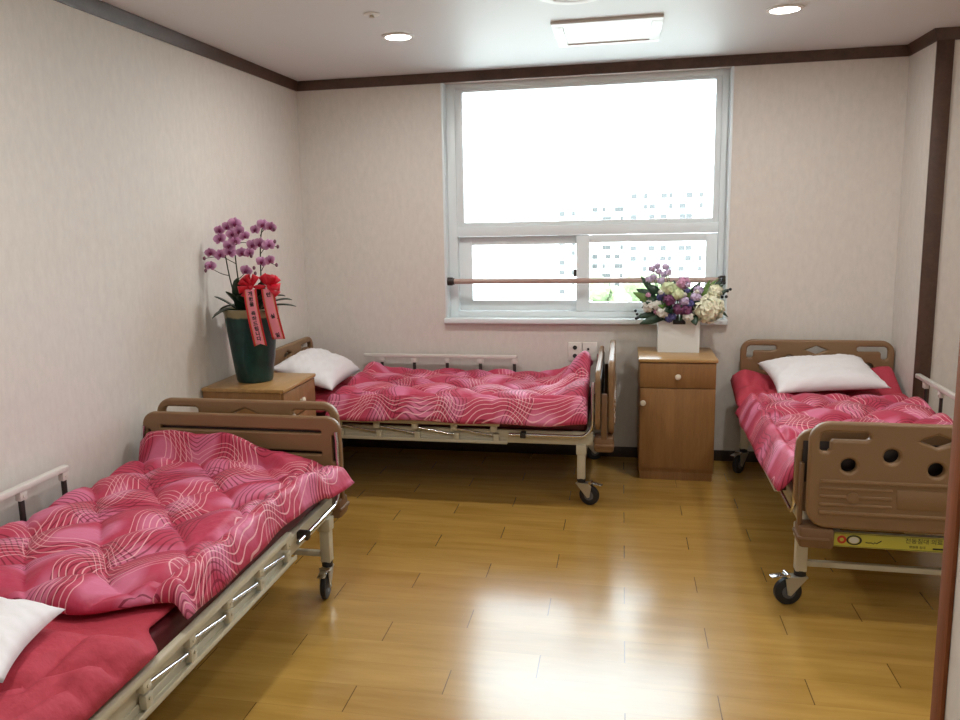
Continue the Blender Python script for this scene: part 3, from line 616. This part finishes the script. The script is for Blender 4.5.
# ---------------------------------------------------------------- bedside cabinets
knobm = plain('white_porcelain_knob', (226, 216, 196), 0.25, var=0.02)
def cabinet(loc, rz, label):
    t = empty('bedside_cabinet', loc, rz); tag(t, label, 'cabinet', 'wooden bedside cabinets')   # front looks to local -y, depth 0.42
    MB().box((-0.205, -0.205, 0.045), (0.205, 0.205, 0.681), 0.002).box((-0.198, -0.203, 0), (0.198, 0.205, 0.045), 0.001).build('body', M['cab'], t)
    MB().box((-0.213, -0.226, 0.6815), (0.213, 0.207, 0.70), 0.004).build('top', M['cabtop'], t)
    d = MB().box((-0.202, -0.221, 0.538), (0.202, -0.2055, 0.677), 0.002).build('drawer', M['cab'], t)
    kn = [(0.006, 0), (0.006, 0.010), (0.0145, 0.014), (0.0165, 0.020), (0.013, 0.026), (0.004, 0.028)]
    def knob(x, z, p):
        me = MB().lathe(kn, seg=20).mesh('knob'); me.transform(Matrix.Translation((x, -0.2205, z)) @ Matrix.Rotation(PI / 2, 4, 'X')); link('knob', me, knobm, p)
    knob(0.0, 0.603, d)
    dr = MB().box((-0.202, -0.221, 0.072), (0.202, -0.2055, 0.533), 0.002).build('door', M['cab'], t); knob(-0.186, 0.452, dr)
    return t
cabinet((0.311, 4.782, 0), 0.0, 'light brown wooden bedside cabinet under the window with a flower box on top')
cabinet((-1.81, 3.765, 0), PI / 2, 'light brown wooden bedside cabinet against the left wall with the orchid pot on top')

# ---------------------------------------------------------------- orchid pot
OX, OY, OZ = -1.83, 3.765, 0.7008
t = empty('potted_orchid', (OX, OY, OZ)); tag(t, 'purple moth orchid with red ribbon in a tall dark teal pot', 'potted plant')
prof = [(0.0, 0), (0.086, 0), (0.090, 0.01), (0.097, 0.06), (0.107, 0.13), (0.118, 0.21), (0.128, 0.29), (0.134, 0.35), (0.139, 0.362), (0.139, 0.372), (0.131, 0.374), (0.127, 0.35), (0.0, 0.345)]
MB().lathe(prof[1:-1] + [(0.01, 0.345)], seg=56, wob=lambda a, z: 0.0008 * math.sin(5 * a + 40 * z) + 0.0012 * math.sin(110 * z)).build('pot', M['pot'], t)
MB().lathe([(0.125, 0.330), (0.125, 0.350), (0.06, 0.358), (0.01, 0.356)], seg=32, wob=lambda a, z: 0.002 * math.sin(9 * a)).build('moss', plain('dark_moss', (48, 52, 34), 0.9, var=0.3, nscale=60, bump=0.5), t)
lf = plain('orchid_leaf', (28, 52, 34), 0.35, var=0.15); stm = plain('orchid_stem', (58, 62, 40), 0.5, var=0.1)
def leaf_mesh(mb, base, direc, length, width, curl, up=0.5, n=9):
    """arched strap leaf with a folded midrib; direc = horizontal angle"""
    d = Vector((math.cos(direc), math.sin(direc), 0)); sd = Vector((-d.y, d.x, 0)); rows = []
    for i in range(n + 1):
        q = i / n; c = Vector(base) + d * (length * q) + Vector((0, 0, length * (up * q - curl * q * q)))
        wq = width * (math.sin(PI * min(1, 0.12 + 0.88 * q)) ** 0.6) * 0.5 if q < 1 else 0.0005
        rows.append([mb.bm.verts.new(c - sd * wq + Vector((0, 0, 0.25 * wq))), mb.bm.verts.new(c), mb.bm.verts.new(c + sd * wq + Vector((0, 0, 0.25 * wq)))])
    for a, b_ in zip(rows, rows[1:]):
        for j in range(2): mb.bm.faces.new((a[j], b_[j], b_[j + 1], a[j + 1]))
def solid(o, th):
    md = o.modifiers.new('Solidify', 'SOLIDIFY'); md.thickness = th; md.offset = 0; return o
for (bx, by, a, L, W_, cu_, up) in ((0.0, -0.02, -0.12, 0.21, 0.055, 0.55, 0.95), (0.02, 0.02, 0.25, 0.20, 0.05, 0.35, 0.45), (0.03, -0.03, -0.5, 0.19, 0.045, 0.45, 0.35), (-0.02, 0, PI, 0.16, 0.06, 0.75, 0.75), (-0.03, -0.05, -2.3, 0.15, 0.055, 0.7, 0.6), (0, -0.02, -1.5, 0.13, 0.06, 0.2, 0.95), (0.03, 0.0, -0.9, 0.15, 0.06, 0.1, 1.2), (-0.03, 0.03, 2.4, 0.15, 0.055, 0.6, 0.7), (0.0, 0.05, 1.2, 0.15, 0.055, 0.6, 0.9), (-0.01, -0.03, -1.9, 0.13, 0.055, 0.2, 1.1), (-0.03, -0.04, -1.2, 0.16, 0.07, 0.15, 1.3), (0.02, -0.02, -0.4, 0.17, 0.06, 0.5, 1.2), (0.05, 0.0, 0.05, 0.17, 0.05, 0.55, 0.9), (-0.05, -0.02, -2.7, 0.12, 0.06, 0.2, 0.9)):
    m = MB(); leaf_mesh(m, (bx, by, 0.352), a, L, W_, cu_, up); solid(m.build('leaf', lf, t), 0.003)
def bez(p, n=14):
    p = [Vector(q) for q in p]; out = []
    for i in range(n + 1):
        q = i / n; out.append(p[0] * (1 - q) ** 3 + p[1] * 3 * q * (1 - q) ** 2 + p[2] * 3 * q * q * (1 - q) + p[3] * q ** 3)
    return out
# stems (local to the pot): three spikes leaning a little
spikes = [[(-0.04, -0.03, 0.35), (-0.080, -0.035, 0.45), (-0.098, -0.035, 0.57), (-0.107, -0.045, 0.73)],
          [(-0.03, -0.02, 0.35), (-0.046, -0.03, 0.49), (-0.055, -0.035, 0.64), (-0.045, -0.045, 0.76)],
          [(0.05, -0.01, 0.35), (0.092, -0.03, 0.52), (0.07, -0.035, 0.66), (0.105, -0.04, 0.77)]]
branches = [[(-0.092, -0.035, 0.539), (-0.124, -0.04, 0.542), (-0.150, -0.05, 0.56), (-0.176, -0.06, 0.581)], [(-0.098, -0.035, 0.625), (-0.133, -0.04, 0.636), (-0.17, -0.06, 0.633), (-0.182, -0.09, 0.627)],
            [(-0.045, -0.03, 0.521), (-0.02, -0.04, 0.531), (-0.004, -0.045, 0.545), (0.012, -0.055, 0.562)], [(-0.05, -0.035, 0.597), (-0.074, -0.04, 0.611), (-0.089, -0.04, 0.618), (-0.099, -0.04, 0.625)],
            [(0.081, -0.03, 0.637), (0.101, -0.04, 0.671), (0.138, -0.05, 0.687), (0.18, -0.05, 0.678)], [(0.084, -0.03, 0.561), (0.103, -0.04, 0.596), (0.134, -0.05, 0.612), (0.167, -0.05, 0.588)],
            [(0.090, -0.035, 0.732), (0.107, -0.04, 0.765), (0.137, -0.05, 0.778), (0.166, -0.05, 0.762)], [(-0.05, -0.04, 0.686), (-0.015, -0.045, 0.706), (0.022, -0.05, 0.706), (0.046, -0.055, 0.688)]]
for p in spikes: MB().tube(bez(p), 0.0042, 8, 0.0028).build('stem', stm, t)
for p in branches: MB().tube(bez(p, 9), 0.0022, 6, 0.0015).build('stem_branch', stm, t)
pet = NT('orchid_petal'); tc = pet.n('ShaderNodeTexCoord'); sp_ = pet.n('ShaderNodeVectorMath', operation='LENGTH'); pet.ln(tc.outputs['Object'], sp_.inputs[0])
pet.ln(pet.mix(pet.ramp(sp_.outputs['Value'], 0.004, 0.034), lin((148, 58, 120)), lin((222, 172, 210))), pet.b.inputs['Base Color']); pet.b.inputs['Roughness'].default_value = 0.5; pet.b.inputs['Sheen Weight'].default_value = 0.2
pet.m.diffuse_color = (0.6, 0.3, 0.55, 1); lipm = plain('orchid_lip', (122, 22, 76), 0.45, var=0.1)
def petal(mb, ang, L, W_, y0=0.0, cup=0.15, n=6):
    """flat-ish petal in the XZ plane facing -Y"""
    d = Vector((math.sin(ang), 0, math.cos(ang))); sd = Vector((math.cos(ang), 0, -math.sin(ang))); rows = []
    for i in range(n + 1):
        q = i / n; wq = W_ * 0.5 * (math.sin(PI * (0.08 + 0.90 * q)) ** 0.7)
        c = d * (L * q) + Vector((0, y0 - cup * L * q * q * 0.3, 0)); rows.append([mb.bm.verts.new(c - sd * wq + Vector((0, -cup * wq, 0))), mb.bm.verts.new(c), mb.bm.verts.new(c + sd * wq + Vector((0, -cup * wq, 0)))])
    for a, b_ in zip(rows, rows[1:]):
        for j in range(2): mb.bm.faces.new((a[j], b_[j], b_[j + 1], a[j + 1]))
m = MB()
for a, L, W_, y0 in ((0, 0.030, 0.024, 0.002), (2.35, 0.030, 0.022, 0.002), (-2.35, 0.030, 0.022, 0.002), (1.35, 0.034, 0.040, 0), (-1.35, 0.034, 0.040, 0)): petal(m, a, L, W_, y0)
fme = m.mesh('flower'); m = MB(); m.sphere((0, -0.006, -0.004), 0.006, 1, (0.8, 1.3, 1)); petal(m, PI, 0.016, 0.012, -0.006, 0.5, 4); petal(m, 2.4, 0.010, 0.008, -0.006, 0.5, 3); petal(m, -2.4, 0.010, 0.008, -0.006, 0.5, 3); lme = m.mesh('lip')
FL = [(-0.028, -0.065, 0.795), (-0.066, -0.065, 0.779), (-0.111, -0.065, 0.764), (-0.039, -0.075, 0.745), (-0.111, -0.065, 0.722), (0.02, -0.065, 0.734), (-0.006, -0.07, 0.757), (-0.033, -0.065, 0.711), (-0.065, -0.065, 0.686), (-0.063, -0.065, 0.657), (-0.160, -0.08, 0.655), (-0.116, -0.065, 0.644), (-0.160, -0.085, 0.59), (0.003, -0.065, 0.653), (0.04, -0.065, 0.652), (0.019, -0.065, 0.564), (0.077, -0.06, 0.763), (0.121, -0.065, 0.785), (0.161, -0.065, 0.775), (0.061, -0.065, 0.689), (0.101, -0.065, 0.695), (0.145, -0.065, 0.688), (0.103, -0.065, 0.607), (0.147, -0.065, 0.614)]
rg = random.Random(5)
def smooth1(a, b, x): return max(0.0, min(1.0, (x - a) / (b - a)))
for (x, y, z) in FL:
    o = link('flower', fme, pet.m, t, (x, y, z)); o.rotation_euler = (rg.uniform(-0.35, 0.3), rg.uniform(-0.4, 0.4), rg.uniform(0.0, 0.75)); s_ = rg.uniform(0.82, 1.05); o.scale = (s_,) * 3
    if not o.modifiers: solid(o, 0.0012)
    link('lip', lme, lipm, o)
budm = plain('orchid_bud', (122, 78, 96), 0.5, var=0.2); bme = MB().sphere((0, 0, 0), 0.0095, 2, (0.8, 0.8, 1.1)).mesh('bud')
for p in ((-0.183, -0.10, 0.628), (-0.183, -0.09, 0.587), (-0.186, -0.09, 0.567), (0.178, -0.065, 0.762), (0.190, -0.06, 0.679), (0.178, -0.065, 0.704), (0.178, -0.06, 0.59), (0.061, -0.065, 0.577), (0.066, -0.065, 0.55), (0.05, -0.065, 0.635), (0.004, -0.065, 0.775)): link('bud', bme, budm, t, p)
# ribbon: bow and two printed tails, hung on the front right of the pot
ribr = plain('red_satin_ribbon', (206, 26, 48), 0.28, var=0.08); ribp = plain('pink_ribbon_tail', (244, 146, 164), 0.45, var=0.04); gold = plain('gold_thread', (206, 150, 70), 0.35, 0.3, var=0.1)
BX, BY, BZ = 0.114, -0.128, 0.489
bow = empty('ribbon_bow'); bow.parent = t; bow.location = (BX, BY, BZ); bow.rotation_euler = (0, 0, 0.35)
def loop(mb, ang, L, W_, lift, tw=0.0):
    """one rounded ribbon loop in the XZ plane, strip width along y"""
    d = Vector((math.sin(ang), 0, math.cos(ang))); sd = Vector((math.cos(ang), 0, -math.sin(ang))); prev = None; n = 16
    for i in range(n + 1):
        a = -PI + 2 * PI * i / n; r = L * 0.5
        k_ = (1 + math.cos(a)) / 2; c = d * (r + r * math.cos(a)) + Vector((0, lift - 0.30 * L * math.sin(a) * (0.3 + 0.7 * k_), 0)); wq = W_ * (0.28 + 0.72 * k_ ** 0.7)
        row = [mb.bm.verts.new(c - sd * wq / 2 + Vector((0, tw, 0))), mb.bm.verts.new(c + sd * wq / 2 - Vector((0, tw, 0)))]
        if prev: mb.bm.faces.new((prev[0], row[0], row[1], prev[1]))
        prev = row
for cx, angs in ((-0.040, (-0.25, -1.0, -1.75, 0.45, -2.5, -0.6)), (0.044, (0.1, 0.85, 1.6, -0.5, 2.3, 0.5))):
    for a in angs:
        m = MB(); loop(m, a, 0.062, 0.036, random.uniform(-0.016, 0.004), 0.008); o = m.build('ribbon_loop', ribr, bow, (cx, 0, 0)); o.rotation_euler = (random.uniform(-0.35, 0.35), 0, random.uniform(-0.4, 0.4)); solid(o, 0.0012)
MB().sphere((0, -0.004, 0), 0.014, 2, (2.3, 0.8, 0.8)).sphere((-0.042, -0.012, 0), 0.013, 2).sphere((0.045, -0.012, 0), 0.013, 2).build('ribbon_knot', ribr, bow)
def tail(name, x0, x1, zt, zb, txt, bulge, notch):
    """hanging tail: strip from (x0,zt) to (x1,zb) curving out over the pot rim, red edges, text down the middle"""
    root = empty(name); root.parent = t; root.location = (BX, BY, BZ); root.rotation_euler = (0, 0, 0.35)
    n = 18; HW = 0.030
    def at(q, off, lift=0.0): return Vector((x0 + (x1 - x0) * q ** 1.3 + off, -0.012 - bulge * math.sin(PI * min(1, q * 1.15)) * 0.5 - lift, zt + (zb - zt) * q))
    def strip(nm, o0, o1, mat, lift):
        m = MB(); prev = None
        for i in range(n + 1):
            q = i / n; cut = notch * (1 if i == n else 0)
            row = [m.bm.verts.new(at(q, o0, lift) + Vector((0, 0, cut * (1 - abs(o0) / HW)))), m.bm.verts.new(at(q, (o0 + o1) / 2, lift) + Vector((0, 0, cut * (1 - abs(o0 + o1) / 2 / HW)))), m.bm.verts.new(at(q, o1, lift) + Vector((0, 0, cut * (1 - abs(o1) / HW))))]
            if prev:
                for j in range(2): m.bm.faces.new((prev[j], row[j], row[j + 1], prev[j + 1]))
            prev = row
        return solid(m.build(nm, mat, root), 0.0006)
    strip('ribbon_strip', -HW, HW, ribp, 0)
    strip('ribbon_edge', -HW - 0.001, -HW + 0.007, ribr, 0.0008); strip('ribbon_edge', HW - 0.007, HW + 0.001, ribr, 0.0008)
    strip('gold_edge', -HW + 0.007, -HW + 0.0095, gold, 0.0009); strip('gold_edge', HW - 0.0095, HW - 0.007, gold, 0.0009)
    for ch, q in txt:
        me = text_mesh(ch, 0.0235, 0.001, bold=0.0008); p = at(q, 0, 0.0016); p2 = at(q + 0.02, 0, 0.0016); me.transform(Matrix.Translation(p) @ Matrix.Rotation(-math.atan2((p2 - p).x, -(p2 - p).z), 4, 'Y') @ Matrix.Rotation(PI / 2, 4, 'X')); link('ribbon_letter', me, ink, root)
tail('ribbon_tail', -0.046, -0.010, -0.010, -0.289, [('\uac1c', 0.08), ('\uc6d0', 0.17), ('\uc744', 0.26), ('\ucd95', 0.42), ('\ud558', 0.51), ('\ub4dc', 0.60), ('\ub9bd', 0.69), ('\ub2c8', 0.78), ('\ub2e4', 0.87)], 0.02, 0.012)
tail('ribbon_tail', 0.038, 0.079, -0.010, -0.258, [('\uc778', 0.12), ('\uc2e4', 0.54), ('\uc77c', 0.92)], 0.02, 0.0)

# ---------------------------------------------------------------- flower box
FX, FY, FZ = 0.326, 4.862, 0.7008
t = empty('flower_arrangement', (FX, FY, FZ)); tag(t, 'mixed cream, lilac and purple flowers in a square white box', 'flower arrangement')
boxm = plain('white_flower_box', (222, 224, 220), 0.5, var=0.02)
MB().box((-0.116, -0.075, 0), (0.116, 0.075, 0.012)).box((-0.116, -0.075, 0.012), (-0.110, 0.075, 0.185)).box((0.110, -0.075, 0.012), (0.116, 0.075, 0.185)).box((-0.110, -0.075, 0.012), (0.110, -0.069, 0.185)).box((-0.110, 0.069, 0.012), (0.110, 0.075, 0.185)).build('flower_box', boxm, t)
MB().box((-0.109, -0.068, 0.10), (0.109, 0.068, 0.165)).build('floral_foam', plain('floral_foam', (46, 74, 46), 0.9), t)
MB().box((-0.034, -0.079, 0.165), (0.036, -0.0755, 0.187), 0.001).box((-0.015, -0.079, 0.187), (-0.008, -0.076, 0.215)).build('tag_card', ink, t)
lg1 = plain('dark_green_leaf', (40, 66, 46), 0.45, var=0.2); lg2 = plain('fresh_green_leaf', (98, 132, 62), 0.5, var=0.2)
rg = random.Random(11)
C0 = Vector((0, 0, 0.17))
def leaf(name, base, tip, width, mat, fold=0.25, n=7):
    base, tip = Vector(base), Vector(tip); d = tip - base; sd = d.cross(Vector((0, -1, 0.35))); sd = sd.normalized() if sd.length > 1e-5 else Vector((1, 0, 0)); nr = sd.cross(d).normalized(); m = MB(); prev = None
    for i in range(n + 1):
        q = i / n; wq = width * 0.5 * math.sin(PI * (0.05 + 0.93 * q)) ** 0.8; c = base + d * q + nr * (0.12 * d.length * math.sin(PI * q))
        row = [m.bm.verts.new(c - sd * wq + nr * fold * wq), m.bm.verts.new(c), m.bm.verts.new(c + sd * wq + nr * fold * wq)]
        if prev:
            for j in range(2): m.bm.faces.new((prev[j], row[j], row[j + 1], prev[j + 1]))
        prev = row
    return solid(m.build(name, mat, t), 0.0012)
stemm = plain('flower_stem', (66, 90, 52), 0.6, var=0.1)
def stem(p):
    p = Vector(p); b_ = Vector((max(-0.09, min(0.09, p.x * 0.4)), max(-0.05, min(0.05, p.y * 0.4)), 0.15)); MB().tube(bez([b_, b_ + Vector((0, 0, 0.05)), p - (p - b_) * 0.3, p], 6), 0.0022, 6).build('flower_stem', stemm, t)
def ball_flower(name, p, r, mat, petals=46, size=0.45, seed=0, sc=(1, 1, 0.9)):
    """many overlapping cupped petals around a core"""
    r2 = random.Random(seed); m = MB(); r *= 1.18; p = Vector(p) * 1.04 + Vector((0, 0, 0.012)); m.sphere(p, r * 0.72, 2, sc)
    for i in range(petals):
        z = 1 - 2 * (i + 0.5) / petals; a = i * 2.39996; q = math.sqrt(1 - z * z); nv = Vector((q * math.cos(a) * sc[0], q * math.sin(a) * sc[1], z * sc[2])); nn = nv.normalized()
        u_ = nn.orthogonal().normalized(); v_ = nn.cross(u_); ro = r2.uniform(0, 2 * PI); u_, v_ = u_ * math.cos(ro) + v_ * math.sin(ro), v_ * math.cos(ro) - u_ * math.sin(ro)
        c = p + nv * r * r2.uniform(0.78, 0.98); k_ = r * size
        vs2 = [m.bm.verts.new(c + u_ * k_ * math.cos(b2) + v_ * k_ * 0.8 * math.sin(b2) + nn * k_ * 0.22 * math.cos(2 * b2)) for b2 in [2 * PI * j / 8 for j in range(8)]]; cv = m.bm.verts.new(c - nn * k_ * 0.12)
        for j in range(8): m.bm.faces.new((vs2[j], vs2[(j + 1) % 8], cv))
    stem(p); return m.build(name, mat, t)
creamm = plain('cream_petal', (238, 238, 210), 0.55, var=0.06, sheen=0.2); greenw = plain('greenish_white_petal', (222, 232, 188), 0.55, var=0.06); plum = plain('plum_petal', (124, 70, 108), 0.55, var=0.2); lil = plain('lilac_petal', (206, 188, 216), 0.55, var=0.12); pinkm = plain('soft_pink_petal', (214, 158, 188), 0.55, var=0.1); blue = plain('blue_violet_petal', (92, 92, 150), 0.55, var=0.2); whp = plain('white_petal', (226, 224, 214), 0.55, var=0.08)
ball_flower('hydrangea', (0.150, -0.055, 0.235), 0.078, creamm, 90, 0.30, 1, (1.05, 0.9, 0.95))
ball_flower('chrysanthemum', (-0.058, -0.075, 0.345), 0.037, greenw, 44, 0.42, 2, (1.15, 0.9, 0.9)); ball_flower('chrysanthemum', (-0.012, -0.098, 0.318), 0.030, greenw, 40, 0.40, 3)
for k_, p in enumerate(((-0.055, -0.095, 0.285), (-0.005, -0.10, 0.235), (0.035, -0.095, 0.228))): ball_flower('carnation', p, 0.030, plum, 40, 0.45, 10 + k_)
for k_, (p, mt_, r) in enumerate((((0.02, -0.05, 0.372), pinkm, 0.032), ((0.085, -0.085, 0.300), lil, 0.026), ((0.025, -0.105, 0.278), lil, 0.022), ((-0.12, -0.07, 0.250), whp, 0.026), ((-0.09, -0.085, 0.215), whp, 0.030), ((-0.165, -0.06, 0.245), whp, 0.030), ((0.10, -0.06, 0.335), lil, 0.022), ((0.19, -0.02, 0.325), creamm, 0.036), ((0.045, -0.10, 0.190), whp, 0.026))): ball_flower('rose', p, r, mt_, 30, 0.5, 30 + k_)
for k_, p in enumerate(((-0.10, -0.06, 0.30), (-0.09, -0.075, 0.315), (-0.04, -0.095, 0.195), (-0.055, -0.09, 0.18), (0.06, -0.085, 0.265))): ball_flower('delphinium', p, 0.020, blue, 26, 0.5, 50 + k_)
for k_, p in enumerate(((-0.14, 0.0, 0.405), (-0.11, 0.0, 0.435), (-0.085, -0.01, 0.42), (-0.165, 0.0, 0.39), (-0.12, 0.01, 0.465), (-0.075, 0.0, 0.46), (-0.10, -0.03, 0.385), (-0.06, -0.02, 0.43), (-0.145, 0.0, 0.45))): ball_flower('lilac_sprig', p, 0.017, lil, 20, 0.55, 70 + k_)
for b_, tp, wd, mt_ in (((-0.08, -0.06, 0.2), (-0.22, -0.07, 0.165), 0.045, lg1), ((-0.09, -0.04, 0.22), (-0.24, -0.04, 0.20), 0.04, lg1), ((-0.1, -0.02, 0.25), (-0.26, -0.03, 0.345), 0.05, lg2), ((-0.09, -0.03, 0.27), (-0.22, -0.04, 0.30), 0.055, lg1), ((-0.12, 0, 0.3), (-0.24, 0, 0.36), 0.05, lg1), ((-0.08, -0.06, 0.2), (-0.17, -0.08, 0.19), 0.04, lg1), ((-0.14, 0.01, 0.33), (-0.215, 0.01, 0.435), 0.035, lg1), ((-0.1, 0.0, 0.33), (-0.18, 0, 0.385), 0.045, lg1), ((0.0, 0.02, 0.3), (-0.03, 0.02, 0.41), 0.05, lg1), ((0.03, -0.03, 0.29), (0.085, -0.05, 0.34), 0.05, lg2), ((0.05, 0, 0.3), (0.12, 0, 0.40), 0.04, lg1), ((0.1, 0.01, 0.3), (0.22, 0.02, 0.42), 0.022, lg2), ((0.1, 0.0, 0.29), (0.20, 0.0, 0.40), 0.03, lg2), ((0.12, 0, 0.3), (0.17, -0.02, 0.415), 0.025, lg2), ((0.1, -0.03, 0.29), (0.155, -0.05, 0.37), 0.045, lg2), ((0.14, 0.02, 0.3), (0.26, 0.02, 0.43), 0.03, lg1), ((0.16, 0.02, 0.3), (0.245, 0.0, 0.385), 0.04, lg1), ((0.17, 0.0, 0.28), (0.275, -0.02, 0.20), 0.022, lg1), ((0.17, 0.0, 0.3), (0.28, 0, 0.36), 0.03, lg1), ((0.07, -0.06, 0.22), (0.09, -0.12, 0.165), 0.05, lg1), ((0.05, -0.06, 0.25), (0.12, -0.11, 0.30), 0.05, lg1), ((-0.02, -0.06, 0.22), (-0.03, -0.11, 0.255), 0.05, lg1), ((-0.1, -0.05, 0.2), (-0.13, -0.10, 0.205), 0.05, lg1), ((0.02, -0.04, 0.3), (0.06, -0.08, 0.35), 0.045, lg2), ((-0.14, -0.03, 0.26), (-0.21, -0.06, 0.26), 0.05, lg1), ((0.05, -0.03, 0.2), (0.075, -0.105, 0.235), 0.05, lg1), ((-0.05, -0.03, 0.3), (-0.12, -0.05, 0.345), 0.05, lg1)): leaf('leaf', b_, tp, wd, mt_)
for k_ in range(34):
    a_ = rg.uniform(0, 2 * PI); rr_ = math.sqrt(rg.random()); p = Vector((0.21 * rr_ * math.cos(a_), -0.02 + 0.09 * math.sin(a_) * rr_, 0.30 + 0.11 * (1 - rr_ * rr_) * rg.uniform(0.2, 1.0) - 0.05 * rr_))
    leaf('leaf', p * 0.62 + Vector((0, 0, 0.07)), p + Vector((rg.uniform(-0.03, 0.03), -0.04, rg.uniform(-0.03, 0.04))), rg.uniform(0.03, 0.05), lg1 if k_ % 3 else lg2)
for k_ in range(26):
    a_ = rg.uniform(0, 2 * PI); rr_ = math.sqrt(rg.random()); p = (0.19 * rr_ * math.cos(a_), -0.05 - 0.05 * rg.random(), 0.275 + 0.10 * math.sin(a_) * rr_)
    ball_flower('floret', p, rg.uniform(0.009, 0.014), (lil, whp, pinkm, blue)[k_ % 4], 14, 0.6, 100 + k_)
berry = plain('dark_berry', (26, 34, 36), 0.4, var=0.1)
for pts in (((0.245, -0.01, 0.335), (0.268, -0.01, 0.35), (0.283, -0.015, 0.36), (0.262, -0.015, 0.318), (0.24, -0.01, 0.315)), ((-0.235, -0.05, 0.22), (-0.245, -0.05, 0.24), (-0.23, -0.05, 0.20), (-0.24, -0.05, 0.195)), ((0.235, 0.0, 0.405), (0.25, 0.0, 0.395), (0.24, 0.0, 0.42))):
    m = MB(); p0 = Vector(pts[0]); base_ = Vector((0.09 if p0.x > 0 else -0.09, 0, 0.2)); MB().tube(bez([base_, base_ + (p0 - base_) * 0.3 + Vector((0, 0, 0.02)), base_ + (p0 - base_) * 0.7 + Vector((0, 0, 0.01)), p0], 6), 0.0018, 6).build('flower_stem', stemm, t)
    for p in pts: m.sphere(p, 0.009, 2)
    m.build('berry_sprig', berry, t)
